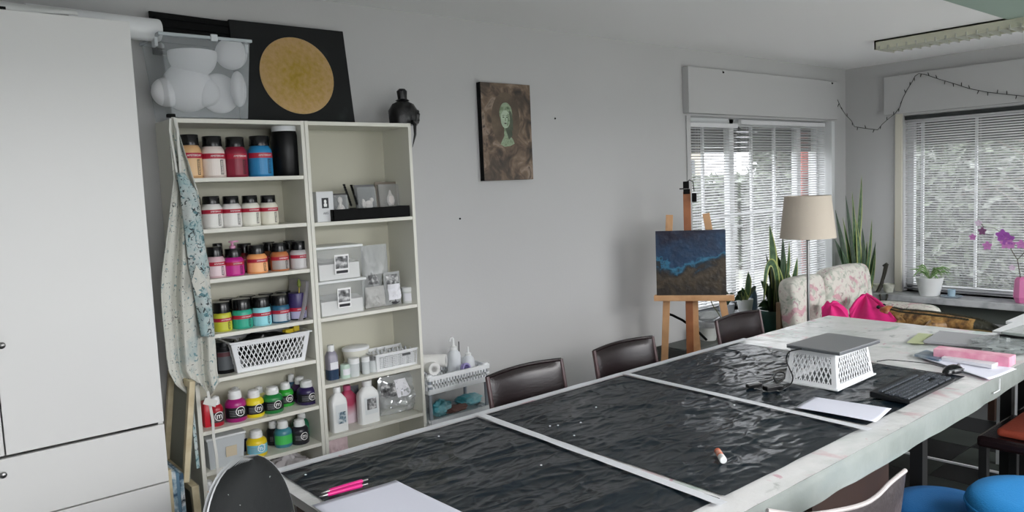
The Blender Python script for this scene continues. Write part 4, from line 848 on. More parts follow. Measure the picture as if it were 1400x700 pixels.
# ------------------------------------------------------------------ portrait on the wall
a = at(657, 114, 'y', -.04); b_ = at(723, 115, 'y', -.04); c_ = at(729, 245, 'y', -.04); W = b_.x-a.x+.01; H = a.z-c_.z+.01
t = thing('portrait', 'narrow dark canvas with the pale green face of a woman hanging on the long wall', 'painting', ((a.x+c_.x)/2, -.002, c_.z))
obj('canvas', MB().b2(-W/2, W/2, -.038, 0, 0, H), ramp_mat('portrait_ground', [(.3, '#1d1814'), (.45, '#4a3c30'), (.56, '#6f5c4a'), (.64, '#8d7b6c'), (.72, '#3b3128')], 9, 9, .55, .35, dist=1.2), t, bevel=.002)
obj('canvas_edge', MB().b2(-W/2-.001, -W/2+.001, -.037, 0, 0, H), BLKM, t)
def flat(par, name, pts, col, y=-.0386, th=.0012, cx=0, cz=0):
    m = MB(); n = len(pts); vs = [(cx+x, y, cz+z) for x, z in pts]; bs = [(cx+x, y+th, cz+z) for x, z in pts]
    m.add(vs+bs, [tuple(range(n))[::-1]]+[(i, (i+1) % n, n+(i+1) % n, n+i) for i in range(n)]); return obj(name, m, col, par)
def ell(cx, cz, a, b_, n=28, p=2): return [(cx+a*math.copysign(abs(math.cos(2*PI*k/n))**(2/p), math.cos(2*PI*k/n)), cz+b_*math.copysign(abs(math.sin(2*PI*k/n))**(2/p), math.sin(2*PI*k/n))) for k in range(n)]
GR = ramp_mat('face_green', [(.35, '#8fa08a'), (.65, '#b3c2ab')], 12, 5, .6, .15); GD = ramp_mat('shade_green', [(.4, '#3b4638'), (.7, '#56604c')], 14, 5, .6, .1); GM = ramp_mat('hair_green', [(.35, '#56684f'), (.5, '#93a488'), (.65, '#6f7f64')], 30, 6, .6, .2)
fx_, fz = -.012, H*.645
flat(t, 'halo', ell(fx_, fz-.01, .115, .17), ramp_mat('halo_brown', [(.4, '#4b3f33'), (.7, '#6a5a48')], 9, 6, .6, .2), -.0382)
flat(t, 'shoulders', [(-.05, -.165), (-.035, -.14), (-.018, -.115), (-.016, -.06), (.028, -.06), (.03, -.11), (.055, -.135), (.065, -.16), (.03, -.175), (-.02, -.18)], GM, -.0388, cx=fx_, cz=fz)
flat(t, 'neck_shadow', [(-.01, -.055), (.045, -.05), (.05, -.11), (.02, -.135)], GD, -.0394, cx=fx_, cz=fz)
flat(t, 'hair', ell(fx_+.002, fz+.028, .052, .068), GM, -.0394)
flat(t, 'hair_shadow', [(.03, .05), (.05, .03), (.058, -.02), (.055, -.08), (.035, -.07), (.028, -.02)], GD, -.0398, cx=fx_, cz=fz)
flat(t, 'face', ell(fx_-.004, fz-.008, .037, .056, p=2.1), GR, -.0402)
flat(t, 'cheek_shadow', [(.012, .03), (.03, .02), (.032, -.02), (.012, -.055), (.004, -.045), (.014, -.01)], GM, -.0406, cx=fx_, cz=fz)
for ex in (-.020, .008):
    flat(t, 'eye', ell(fx_+ex, fz+.004, .008, .0035, 12), GD, -.041); flat(t, 'brow', [(ex-.010, .015), (ex+.009, .018), (ex+.009, .014), (ex-.010, .012)], GD, -.041, cx=fx_, cz=fz)
flat(t, 'nose', [(-.006, .0), (-.009, -.02), (.003, -.021), (-.001, 0)], GM, -.041, cx=fx_, cz=fz)
flat(t, 'mouth', ell(fx_-.005, fz-.034, .010, .0042, 12), mat('lip_dark', '#4a4038', .6), -.041)
PB = mat('blotch_pink', '#9a8077', .7, bump=.4, bscale=40); PBB = mat('blotch_pale', '#8f8d7f', .7, bump=.4, bscale=40)
rnd = random.Random(9)
for k in range(0):
    cx_, cz_ = rnd.uniform(-W*.42, W*.42), rnd.uniform(.04, H*.95)
    if abs(cx_-fx_) < .12 and cz_ > H*.35: continue
    flat(t, 'paint_patch', [(cx_+rnd.uniform(.02, .045)*math.cos(q), cz_+rnd.uniform(.015, .04)*math.sin(q)) for q in [2*PI*j/11 for j in range(11)]], (PB, PBB)[k % 2], -.0386)
# ------------------------------------------------------------------ trolley
X0, X1 = -5.322, -4.90; cx = (X0+X1)/2; W = (X1-X0)/2; ty = -.175; D = .12
t = thing('trolley', 'white plastic basket trolley with grey posts beside the right bookcase', 'trolley', (cx, ty, 0))
TW = mat('trolley_white', '#eceff2', .4); TG = mat('trolley_post', '#8f969e', .35)
for sx in (-1, 1):
    for sy in (-1, 1):
        obj('post', MB().tube([(sx*(W-.015), sy*(D-.015), .05), (sx*(W-.015), sy*(D-.015), .635)], .011, 10), TG, t, smooth=True)
        obj('post_cap', MB().lathe([(.0, .612), (.018, .612), (.02, .617), (.02, .636), (.014, .644), (0, .645)], 16, c=(sx*(W-.015), sy*(D-.015), 0)), TW, t, smooth=True)
        obj('castor', MB().lathe([(0, .0), (.012, .0), (.014, .03), (.012, .05), (0, .05)], 12, c=(sx*(W-.015), sy*(D-.015), 0)), BLKM, t, smooth=True)
for (zb, zt) in ((.535, .635), (.35, .39), (.12, .2)):
    b = MB(); b.b2(-W, W, -D, D, zb, zb+.006)
    for sx, sy in ((0, -1), (0, 1), (-1, 0), (1, 0)):
        if sx == 0:
            y = sy*D; b.b2(-W, W, y-.004, y+.004, zb, zb+.028).b2(-W, W, y-.007, y+.007, zt-.024, zt)
            if zt-zb > .09:
                for k in range(19): xx = -W+.03+k*(2*W-.06)/18; b.b2(xx-.0055, xx+.0055, y-.003, y+.003, zb, zt)
                b.b2(-W, W, y-.003, y+.003, (zb+zt)/2-.006, (zb+zt)/2+.006)
        else:
            x = sx*W; b.b2(x-.004, x+.004, -D, D, zb, zb+.02).b2(x-.007, x+.007, -D, D, zt-.014, zt)
            if zt-zb > .09:
                for k in range(13): yy = -D+.03+k*(2*D-.06)/12; b.b2(x-.003, x+.003, yy-.004, yy+.004, zb, zt)
                b.b2(x-.003, x+.003, -D, D, (zb+zt)/2-.006, (zb+zt)/2+.006)
    obj('basket_tier', b, TW, t)
TZ = .543
PR = mat('paper_roll_white', '#e3e3e1', .8)
def proll(c, ln, r, label, a):
    c = Vector(c); d = Vector((math.sin(a)*ln, math.cos(a)*ln, 0)); return roll('kitchen_roll', c, c+d, r, PR, label, 'paper roll', .52, 'paper rolls in the trolley', mat('roll_core_dark', '#3b3a3c', .8))
pA = at(591, 504, 'y', -.29); proll((pA.x+.015, -.29, pA.z-.005), .22, .036, 'white paper roll lying at the left end of the trolley, lower of two', .15)
pB = at(610, 493, 'y', -.29); proll((pB.x, -.29, pB.z), .24, .036, 'white paper roll lying higher in the trolley, its open end next to the squeeze bottle', -.75)
for (px, y, l, tipd) in (((610, 629, 463), -.15, 'larger white squeeze bottle with a curved nozzle in the trolley', 1), ((631, 648, 474), -.20, 'smaller white squeeze bottle with a pointed nozzle in the trolley', 0)):
    x, wd, h = fit(*px, y, TZ); r = wd/2; b = thing('squeeze_bottle', l, 'bottle', (x, y, TZ))
    obj('body', MB().lathe([(0, 0), (r, 0), (r, h*.55), (r*.85, h*.66), (r*.45, h*.74), (0, h*.74)], 22), mat('bottle_milky', '#d3d7dc', .35), b, smooth=True)
    obj('cap', MB().lathe([(r*.5, h*.73), (r*.5, h*.80), (r*.2, h*.83), (r*.12, h), (0, h)], 16), CAPW, b, smooth=True)
    if tipd: obj('nozzle_cap', MB().tube([(0, 0, h*.96), (-.006, 0, h*1.03), (-.02, 0, h*1.02), (-.026, 0, h*.95)], .006, 8), CAPW, b, smooth=True)
x = at(636, 498, 'y', -.26).x; solo('tape_roll', MB().lathe([(.022, -.012), (.032, -.012), (.032, .012), (.022, .012), (.022, -.012)], 24), mat('tape_lilac', '#8f86b8', .4), 'lilac tape roll on edge in the front of the trolley', 'tape', loc=(x, -.262, TZ+.085), rot=(PI/2-.2, 0, .2), smooth=True)
solo('brush', MB().tube([(0, 0, 0), (.004, 0, .21)], .003, 6), BLKM, 'thin dark stick standing between the two squeeze bottles in the trolley', 'stick', loc=(at(627, 480, 'y', -.1).x, -.1, TZ))
CY = mat('bag_cyan', '#4fb0c0', .3, bump=.5, bscale=18, sub='#a9d6dc', vscale=12); RG = mat('rag_brown', '#87655f', .85, bump=.4, bscale=30)
for (px, y, r, m_, l, n_, sd) in (((603, 558), -.19, (.07, .05, .045), CY, 'turquoise plastic package at the left of the lower trolley tier', 'package', 1), ((640, 546), -.17, (.085, .06, .03), CY, 'turquoise plastic package on the brown rag in the trolley', 'package', 4), ((624, 558), -.22, (.08, .035, .02), RG, 'brown pink rag between the turquoise packages', 'rag', 7)):
    q = at(*px, 'y', y); solo(n_, blob(MB(), (0, 0, 0), r, sd, .3, 16), m_, l, n_, loc=(q.x, y, max(q.z, .36+r[2]*1.15)), smooth=True)
# ------------------------------------------------------------------ the long table
TZ = .75; TX0, TX1, TY0, TY1 = -6.66, -2.94, -2.60, -1.355
t = thing('long_table', 'long worktable made of tables pushed together under plastic sheeting', 'table', ((TX0+TX1)/2, (TY0+TY1)/2, 0)); cx, cy = (TX0+TX1)/2, (TY0+TY1)/2
BRN = ramp_mat('table_brown', [(.35, '#22130c'), (.6, '#2c1a11')], 6, 6, .5, .1); DKB = mat('leg_dark', '#0f0f10', .5)
obj('tabletop', MB().b2(TX0-cx, TX1-cx, TY0-cy+.005, TY1-cy, .705, .742), mat('tabletop_grey', '#7c7a78', .5), t, bevel=.004)
for x in (TX0+.12, -5.08, -4.35, -3.3, TX1-.1):
    for y in (TY0+.13, TY1-.1): obj('leg', MB().box((x-cx, y-cy, .352), (.05, .05, .704)), DKB, t)
obj('apron_board', MB().b2(TX0-cx+.05, TX1-cx-.05, TY1-cy-.10, TY1-cy-.08, .61, .705), BRN, t)
obj('side_panel', MB().b2(-5.30-cx, -4.74-cx, TY0-cy+.08, TY0-cy+.10, .47, .703), BRN, t)
# plastic cover: top + skirt in front
def nz3(x, y, s, seed=0): return noise.noise((x*s, y*s, seed))
def ridge(x, y, s, seed=0): return 1-abs(noise.noise((x*s, y*s, seed)))*2
def covz(x, y): return TZ+.0015*nz3(x, y, 9, 3)+.002*max(0, ridge(x*.7+y*.3, y, 7, 5)-.7)
COV = softmix('cover_plastic', '#e6e6e6', (('#c9cfcd', 3, .45, .62, 0, 0), ('#d9b4ba', 5, .60, .68, 5, 0), ('#a9c2b6', 4, .62, .70, 9, 0), ('#cf9fac', 16, .66, .70, 14, 0), ('#9aa19f', 11, .64, .72, 21, 0)), .2, .5, 14, .75, None, .6)
m = MB()
def cov(u, v):
    x = TX0-.012+u*(TX1-TX0+.024); y = TY0-.012+v*(TY1-TY0+.024); return (x, y, covz(x, y)-.001)
m.grid(cov, 260, 70)
t = thing('table_cover', 'glossy whitish plastic cover with paint stains over the long table, hanging over its front edge', 'table cover', (0, 0, 0))
obj('top', m, COV, t, smooth=True)
SK = mat('cover_skirt', '#a9b1ad', .25, alpha=.66, bump=.5, bscale=14, sub='#97a09c', vscale=3)
def skirt(u, v):
    x = TX0-.012+u*(TX1-TX0+.024); dr = .088+.012*noise.noise((x*1.3, 1, 0))-.02*max(0, x+4.2)
    y = TY0-.012-.010*math.sin(v*1.4)-.003*v*math.sin(x*11+noise.noise((x*3, 0, 0))*4); return (x, y, TZ-.002-dr*v)
obj('skirt', MB().grid(skirt, 300, 8), SK, t, smooth=True)
def skirt2(u, v):
    x = TX0-.012+u*(TX1-TX0+.024); return (x, TY1+.012+.004*v*math.sin(x*20), TZ-.002-.05*v)
obj('skirt', MB().grid(skirt2, 200, 4), SK, t, smooth=True)
obj('skirt', MB().grid(lambda u, v: (TX1+.012+.004*v*math.sin(u*30), TY0+u*(TY1-TY0), TZ-.002-.07*v), 60, 4), SK, t, smooth=True)
q = at(1366, 526, 'y', TY0-.028); obj('corner_clip', MB().box((q.x, TY0-.03, q.z+.002), (.004, .004, .05)).box((q.x-.035, TY0-.03, q.z-.022), (.07, .004, .004)), PLW, t)
# black sheets
def blackmat():
    m = mat('black_sheet', '#15181c', .26, spec=.5); nt = m.node_tree; b = nt.nodes['Principled BSDF']; tc = nt.nodes.new('ShaderNodeTexCoord')
    mp = nt.nodes.new('ShaderNodeMapping'); mp.inputs['Scale'].default_value = (1, 2.0, 1); mp.inputs['Rotation'].default_value = (0, 0, .35); nt.links.new(tc.outputs['Object'], mp.inputs['Vector'])
    wn = nt.nodes.new('ShaderNodeTexNoise'); wn.inputs['Scale'].default_value = 3; wn.inputs['Detail'].default_value = 2; nt.links.new(mp.outputs[0], wn.inputs['Vector'])
    wm = nt.nodes.new('ShaderNodeMix'); wm.data_type = 'RGBA'; wm.blend_type = 'ADD'; wm.inputs['Factor'].default_value = .35; nt.links.new(mp.outputs[0], wm.inputs['A']); nt.links.new(wn.outputs['Color'], wm.inputs['B'])
    hs = []
    for sc, am in ((3.2, 1.0), (8, .34), (20, .07)):
        v = nt.nodes.new('ShaderNodeTexVoronoi'); v.inputs['Scale'].default_value = sc; nt.links.new(wm.outputs['Result'], v.inputs['Vector'])
        mu = nt.nodes.new('ShaderNodeMath'); mu.operation = 'MULTIPLY'; mu.inputs[1].default_value = am; nt.links.new(v.outputs['Distance'], mu.inputs[0]); hs.append(mu.outputs[0])
    a1 = nt.nodes.new('ShaderNodeMath'); nt.links.new(hs[0], a1.inputs[0]); nt.links.new(hs[1], a1.inputs[1]); a2 = nt.nodes.new('ShaderNodeMath'); nt.links.new(a1.outputs[0], a2.inputs[0]); nt.links.new(hs[2], a2.inputs[1])
    bp = nt.nodes.new('ShaderNodeBump'); bp.inputs['Strength'].default_value = .6; bp.inputs['Distance'].default_value = .03; nt.links.new(a2.outputs[0], bp.inputs['Height']); nt.links.new(bp.outputs['Normal'], b.inputs['Normal'])
    n2 = nt.nodes.new('ShaderNodeTexNoise'); n2.inputs['Scale'].default_value = 3; n2.inputs['Detail'].default_value = 4; nt.links.new(tc.outputs['Object'], n2.inputs['Vector'])
    mx = nt.nodes.new('ShaderNodeMix'); mx.data_type = 'RGBA'; mx.inputs['A'].default_value = hx('#08131b'); mx.inputs['B'].default_value = hx('#0f1c25'); nt.links.new(n2.outputs['Fac'], mx.inputs['Factor']); nt.links.new(mx.outputs['Result'], b.inputs['Base Color']); return m
BS = blackmat()
def sheet(label, x0, x1, seed, y0=-2.52, y1=-1.385):
    def f(u, v):
        x = x0+(x1-x0)*u; y = y0+(y1-y0)*v
        e = min(1, 12*min(u, 1-u, v, 1-v)+.0)
        xx = x*.8+y*.45; z = .016*max(0, ridge(xx, y*1.5, 2.6, seed)-.74)+.014*max(0, ridge(x*1.2-y*.9, y*1.3+x*.4, 3.8, seed+3)-.76)+.012*max(0, ridge(x*.5+y, y*1.1-x*.3, 5.5, seed+7)-.78)+.008*max(0, ridge(xx*1.1, y*2.2, 9, seed+11)-.74)+.003*nz3(xx, y*1.7, 3, seed)
        jx = .004*nz3(y, seed, 7) if u in (0, 1) else 0
        return (x+jx, y+(.004*nz3(x, seed, 7) if v in (0, 1) else 0), TZ+.004+z*e)
    return solo('black_sheet', MB().grid(f, 150, 190), BS, label, 'plastic sheet', None, smooth=True)
S1, S2, S3 = -5.80, -4.925, -4.0
sheet('creased black plastic sheet on the near left end of the table, under the pink pens', -6.63, S1-.012, 1)
sheet('creased black plastic sheet in the middle of the table, under the glue stick', S1+.018, S2-.018, 2)
sheet('creased black plastic sheet under the laptop stand and keyboard', S2+.012, S3, 3)
TAPE = mat('tape_white', '#dcdfe4', .4, bump=.2, bscale=60)
def tape(label, a, b_, w, z=.0118):
    a, b_ = Vector(a), Vector(b_); d = (b_-a).normalized(); n = Vector((-d.y, d.x, 0)); L = (b_-a).length
    m = MB().grid(lambda u, v: a+d*L*u+n*w*(v-.5+.06*noise.noise((u*L*9, v*3, w)))+Vector((0, 0, TZ+z+.0015*noise.noise((u*L*8, v, 3)))), 90, 3); return solo('tape_strip', m, TAPE, label, 'tape', 'white tape strips on the table', smooth=True)
tape('white tape strip across the table between the near and the middle black sheets', (S1-.0+.003, -1.38, 0), (S1+.003-.05, -2.56, 0), .036)
tape('white tape strip across the table between the middle sheet and the laptop sheet', (S2-.005, -1.38, 0), (S2-.005-.045, -2.56, 0), .036)
tape('white tape strip along the wall-side edge of the table', (TX0+.01, -1.368, 0), (-3.9, -1.368, 0), .036, .009)
SPK = mat('paint_speck', '#c9cfd2', .5)
t = thing('paint_specks', 'dried pale paint specks on the black sheets', 'paint specks', (0, 0, TZ)); t2 = MB(); rnd = random.Random(5)
for (px, py) in ((710, 514, ), (794, 581), (785, 599), (763, 585), (752, 586), (418, 653), (1004, 557), (815, 560), (740, 640), (600, 600)):
    q = at(px, py, 'z', TZ); t2.sphere((q.x, q.y, .010), (.004, .004, .002), 6)
t2 = obj('specks', t2, SPK, t)
RST = mat('rust_film', '#3a2220', .45, bump=.5, bscale=25)
# ------------------------------------------------------------------ things on the table
ZS = TZ+.012
def flatbox(name, label, cat, px4, z, th, m, mi=None, bevel=.0, parts=None):
    P = [at(a, b_, 'z', z) for a, b_ in px4]; c = sum(P, Vector())/4
    t = thing(name, label, cat, (c.x, c.y, z-th)); v = [(p-c) for p in P]
    o = obj('body', MB().add([(p.x, p.y, 0) for p in v]+[(p.x, p.y, th) for p in v], [(0, 1, 2, 3), (7, 6, 5, 4), (1, 0, 4, 5), (2, 1, 5, 6), (3, 2, 6, 7), (0, 3, 7, 4)]), m, t, bevel=bevel)
    bm = bmesh.new(); bm.from_mesh(o.data); bmesh.ops.recalc_face_normals(bm, faces=bm.faces); bm.to_mesh(o.data); bm.free(); return t, c, v
SHEETP = mat('drawing_paper', '#e2e4f2', .7)
def paper(label, px4, z, curl=0):
    P = [at(a, b_, 'z', z) for a, b_ in px4]
    def f(u, v): p = (P[0]*(1-u)+P[1]*u)*(1-v)+(P[3]*(1-u)+P[2]*u)*v; return (p.x, p.y, z+.0015*math.sin(u*5+v*3)+curl*((u-.5)**2+(v-.5)**2))
    return solo('paper_sheet', MB().grid(f, 16, 16), SHEETP, label, 'paper', smooth=True, solid=.0006)
paper('large white drawing paper beside the pink pens at the near end of the table', [(427, 692), (541, 657), (640, 706), (520, 755)], ZS+.004, .006)
paper('white paper sheet lying on the black sheet in front of the laptop stand', [(1087, 557), (1113, 542), (1219, 559), (1197, 577)], ZS+.003)
def pen(label, a, b_, dz):
    A, B_ = at(*a, 'z', ZS), at(*b_, 'z', ZS); A.z = B_.z = ZS+.006+dz; d = (B_-A); L = d.length
    t = thing('pen', label, 'pen', A, group='pink pens'); t.rotation_euler = d.to_track_quat('Z', 'Y').to_euler()
    obj('barrel', MB().lathe([(.0055, L*.17), (.0065, L*.2), (.0065, L*.86), (.005, L*.88), (.0055, L*.17)], 14), mat('pen_pink', '#d6217f', .35), t, smooth=True)
    obj('tip', MB().lathe([(0, 0), (.0012, .001), (.0045, L*.12), (.0055, L*.17), (0, L*.17)], 12), STEEL, t, smooth=True); obj('clicker', MB().lathe([(.003, L*.88), (.003, L), (0, L)], 10), STEEL, t, smooth=True)
pen('pink pen lying further from the paper, touching a second one', (439, 677), (503, 658), 0); pen('pink pen lying nearer the large white paper', (436, 682), (503, 664), 0)
A, B_ = at(981, 617, 'z', ZS+.01), at(991, 633, 'z', ZS+.01); d = B_-A; L = d.length
t = thing('glue_stick', 'orange glue stick with a white cap lying on the middle black sheet', 'glue stick', (A.x, A.y, ZS+.011)); t.rotation_euler = d.to_track_quat('Z', 'Y').to_euler(); L = .085
obj('barrel', MB().lathe([(0, 0), (.0105, 0), (.0105, L*.66), (0, L*.66)], 20), mat('glue_orange', '#d8643f', .4), t, smooth=True); obj('label', MB().lathe([(.0108, L*.18), (.0108, L*.5)], 20), mat('glue_peach', '#e3a48c', .4), t, smooth=True); obj('cap', MB().lathe([(.0115, L*.64), (.0115, L*.98), (.010, L), (0, L)], 20), CAPW, t, smooth=True)
# laptop stand = upturned basket
P1, P2, P3 = at(1072, 522, 'z', ZS), at(1144, 535, 'z', ZS), at(1195, 512.5, 'z', ZS)
W_, D_ = (P3-P2).length, (P1-P2).length; c = (P1+P3)/2; rz = math.atan2((P3-P2).y, (P3-P2).x)
zl = .93-.012; hh = zl-ZS-.001
basket('storage_basket', 'white diamond-mesh basket turned upside down as a laptop stand', 'basket', (c.x, c.y, ZS), W_*.98, D_*.98, W_*.84, D_*.82, hh, PLW, 'diamond', 13, rz=rz, up=False, w=.0042, slope=2.6, th=.003)
LP = [at(1133, 455.6, 'z', .93), at(1202, 466.6, 'z', .93), at(1143, 484.6, 'z', .93), at(1080, 471.5, 'z', .93)]
c = sum(LP, Vector())/4; lw = ((LP[2]-LP[1]).length+(LP[3]-LP[0]).length)/2; ld = ((LP[1]-LP[0]).length+(LP[2]-LP[3]).length)/2; e = ((LP[1]-LP[2])+(LP[0]-LP[3])); rz = math.atan2(e.y, e.x)
t = thing('laptop', 'closed grey laptop resting on the upturned white basket', 'laptop', (c.x, c.y, zl), rz=rz)
obj('base', MB().box((0, 0, .0065), (lw, ld, .009)), mat('laptop_edge', '#6e7276', .35, .6), t, bevel=.003); obj('lid', MB().box((0, 0, .0145), (lw, ld, .006)), mat('laptop_lid', '#8b8e91', .42, .35), t, bevel=.002)
for sx in (-1, 1):
    for sy in (-1, 1): obj('foot', MB().box((sx*lw*.35, sy*ld*.35, .001), (.02, .008, .003)), BLKM, t)
# cables and adapters
def cable(name, label, pts, r, m, cat='cable'):
    P = [at(a, b_, 'z', z) for a, b_, z in pts]; Q = []
    for i in range(len(P)-1):
        p0, p1, p2, p3 = P[max(i-1, 0)], P[i], P[i+1], P[min(i+2, len(P)-1)]
        for k in range(6):
            s = k/6; Q.append(.5*((2*p1)+(-p0+p2)*s+(2*p0-5*p1+4*p2-p3)*s*s+(-p0+3*p1-3*p2+p3)*s**3))
    Q.append(P[-1]); return solo(name, MB().tube(Q, r, 7), m, label, cat, smooth=True)
cable('laptop_cable', 'black cable dropping from the laptop down the side of the white basket', [(1096, 477, .925), (1079, 481, .92), (1075, 492, .88), (1079, 503, .83), (1084, 516, .79), (1080, 526, ZS+.006), (1068, 530, ZS+.006)], .0028, BLK)
cable('laptop_cable', 'looped black cable between the adapter and the white basket', [(1066, 531, ZS+.006), (1060, 522, ZS+.02), (1058, 514, ZS+.03), (1064, 509, ZS+.02), (1073, 511, ZS+.012), (1070, 520, ZS+.01), (1060, 526, ZS+.01), (1066, 533, ZS+.006), (1074, 529, ZS+.006)], .0028, BLK)
A = at(1055, 531, 'z', ZS+.008); t = thing('adapter', 'black plug adapter on the sheet left of the white basket', 'adapter', (A.x, A.y, ZS), rz=-.35); obj('body', MB().box((0, 0, .011), (.07, .035, .02)), BLK, t, bevel=.004); obj('strain_relief', MB().tube([(.03, 0, .011), (.055, 0, .011)], .005, 8), BLK, t)
A = at(1031, 527, 'z', ZS+.008); t = thing('usb_hub', 'small black stick with a shiny metal plug left of the adapter', 'usb stick', (A.x, A.y, ZS), rz=-.30); obj('body', MB().box((0, 0, .009), (.075, .022, .014)), BLK, t, bevel=.003); obj('plug', MB().box((-.005, 0, .017), (.062, .014, .006)), STEEL, t)
# keyboard
K = [at(*q, 'z', ZS+.015) for q in ((1190, 538), (1241, 551), (1303, 520), (1257, 504))]; e = (K[2]-K[1]); c = sum(K, Vector())/4; kw = .445; kd = .155; rz = math.atan2(e.y, e.x)
t = thing('keyboard', 'black full-size computer keyboard on the black sheet near the table edge', 'keyboard', (c.x, c.y, ZS), rz=rz)
obj('case', MB().add([(-kw/2, -kd/2, 0), (kw/2, -kd/2, 0), (kw/2, kd/2, 0), (-kw/2, kd/2, 0), (-kw/2, -kd/2, .012), (kw/2, -kd/2, .012), (kw/2, kd/2, .024), (-kw/2, kd/2, .024)], [(3, 2, 1, 0), (4, 5, 6, 7), (0, 1, 5, 4), (1, 2, 6, 5), (2, 3, 7, 6), (3, 0, 4, 7)]), mat('keyboard_black', '#111316', .4), t, bevel=.003)
m = MB(); KM = mat('key_black', '#40454c', .4); Mx = Matrix.Rotation(.077, 3, 'X')
def key(x, y, w=.0165, d=.0165): m.add([Vector((x+a*w/2*s, y+b_*d/2*s, .0135+.077*(y+kd/2)+zz)) for zz, s in ((0, 1), (.006, .8)) for a, b_ in ((-1, -1), (1, -1), (1, 1), (-1, 1))], [(4, 5, 6, 7), (0, 1, 5, 4), (1, 2, 6, 5), (2, 3, 7, 6), (3, 0, 4, 7)])
for r_ in range(6):
    y = -kd/2+.018+r_*.0192+(.008 if r_ == 5 else 0)
    for c_ in range(15): 
        if r_ == 0 and 4 <= c_ <= 8: continue
        key(-kw/2+.02+c_*.0192+(.004*(r_ % 3)), y)
    if r_ == 0: key(-kw/2+.02+6*.0192, y, .09)
    for c_ in range(3):
        if r_ not in (2,): key(-kw/2+.318+c_*.0192, y)
    if r_ < 5:
        for c_ in range(3): key(-kw/2+.384+c_*.0192, y)
obj('keys', m, KM, t, kind='stuff')
for sx in (-1, 1): obj('foot', MB().box((sx*.18, kd/2-.02, -.001+.004), (.02, .01, .006)), BLKM, t)
# paper under mouse, mouse
paper('grey-white paper lying under the mouse at the edge of the table', [(1262, 490), (1318, 484), (1390, 505), (1352, 519)], TZ+.010)
A = at(1303, 506, 'z', ZS+.01); t = thing('mouse', 'black computer mouse on the grey-white paper', 'mouse', (A.x, A.y, TZ+.013), rz=-.35)
mm = MB().sphere((0, 0, 0), (.055, .031, .034), 14); mm.v = [(v[0], v[1], max(v[2], 0)+.0) for v in mm.v]; obj('shell', mm, mat('mouse_black', '#0c0d10', .2), t, smooth=True)
obj('wheel', MB().lathe([(0, -.003), (.008, -.003), (.008, .003), (0, .003)], 14), STEEL, t, loc=(.032, 0, .026), rot=(PI/2, 0, 0), smooth=True)
obj('side_trim', MB().tube([(-.045, -.017, .014), (-.02, -.0275, .018), (.02, -.028, .018), (.046, -.016, .012)], .003, 6), mat('mouse_silver', '#8a8e92', .25, .6), t, smooth=True)
cable('mouse_cable', 'thin black mouse cable curving from the mouse towards the laptop stand', [(1290, 502, TZ+.016), (1268, 497, TZ+.008), (1240, 494, TZ+.008), (1215, 492, TZ+.009), (1199, 494, TZ+.012)], .002, BLK)
# pink box, white stack, clear lids
PKB = ramp_mat('pink_print', [(.35, '#d98ba6'), (.55, '#e6aabd'), (.7, '#edc7d0')], 14, 6, .55, .1)
z = TZ+.055; t, c, v = flatbox('pink_box', 'long flat pink printed box behind the mouse', 'box', [(1276, 477), (1380, 489), (1389, 484.5), (1284, 472.5)], z, .045, PKB, bevel=.002)
flatbox('white_block', 'flat white box in front of the pink box', 'box', [(1287, 488), (1356, 499), (1372, 492), (1303, 482)], TZ+.028, .016, mat('block_white', '#dcdce2', .5), bevel=.001)
t, c, v = flatbox('file_tray', 'flat clear plastic folder lying behind the pink box', 'folder', [(1262, 466), (1348, 473), (1366, 460), (1285, 452)], TZ+.022, .012, mat('folder_clear', '#a3a3a8', .15, alpha=.75), bevel=.001)
obj('spine', MB().bar(v[1]+Vector((0, 0, .018)), v[2]+Vector((0, 0, .018)), .022, .01), mat('spine_grey', '#707478', .35), t)
flatbox('green_note', 'pale green note paper left of the clear folder', 'paper', [(1240, 468), (1262, 470), (1276, 457), (1256, 455)], TZ+.012, .002, mat('note_green', '#bcc49a', .6))
flatbox('blue_packet', 'small blue and grey packet at the left end of the pink box', 'packet', [(1250, 484), (1284, 492), (1296, 486), (1266, 478)], TZ+.02, .012, mat('packet_blue', '#63788e', .4, sub='#a9b3b9', vscale=20), bevel=.002)
t = thing('plastic_bag', 'clear crumpled plastic wrapping at the far right corner of the table, beside the pink box', 'bag', (at(1375, 478, 'z', TZ).x, at(1375, 478, 'z', TZ).y, TZ))
obj('film', blob(MB(), (0, 0, .028), (.17, .14, .022), 5, .35, 20), mat('wrap_clear', '#b4bcbc', .12, alpha=.5, bump=.5, bscale=20), t, smooth=True)
# scanner
Q = [at(1366, 452.5, 'z', TZ+.075), at(1420, 459, 'z', TZ+.075)]; a = Q[0]; d = (Q[1]-a).normalized(); n = Vector((-d.y, d.x, 0)); n = n if n.x > 0 else -n
t = thing('scanner', 'black flatbed scanner with a pale glass lid at the far end of the table', 'scanner', (a.x, a.y, TZ+.008), rz=math.atan2(d.y, d.x)); s_ = 1 if Vector((math.cos(t.rotation_euler.z+PI/2), math.sin(t.rotation_euler.z+PI/2), 0)).dot(n) > 0 else -1
obj('case', MB().b2(0, .42, 0, s_*.26, 0, .05), BLK, t, bevel=.004); obj('glass_lid', MB().b2(.006, .414, s_*.006, s_*.254, .05, .064), mat('scanner_top', '#9aa39f', .08, coat=1), t, bevel=.003)
obj('badge', MB().b2(.035, .052, -s_*.001, 0, .018, .036), LWHT, t)
ts = thing('side_table', 'small white side table carrying the scanner past the far end of the long table', 'table', (-2.74, -2.52, 0))
obj('tabletop', MB().b2(-.165, .165, -.24, .25, .725, .756), PLW, ts, bevel=.003)
for sx in (-1, 1):
    for sy in (-1, 1): obj('leg', MB().box((sx*.14, sy*.21, .362), (.03, .03, .724)), PLW, ts)
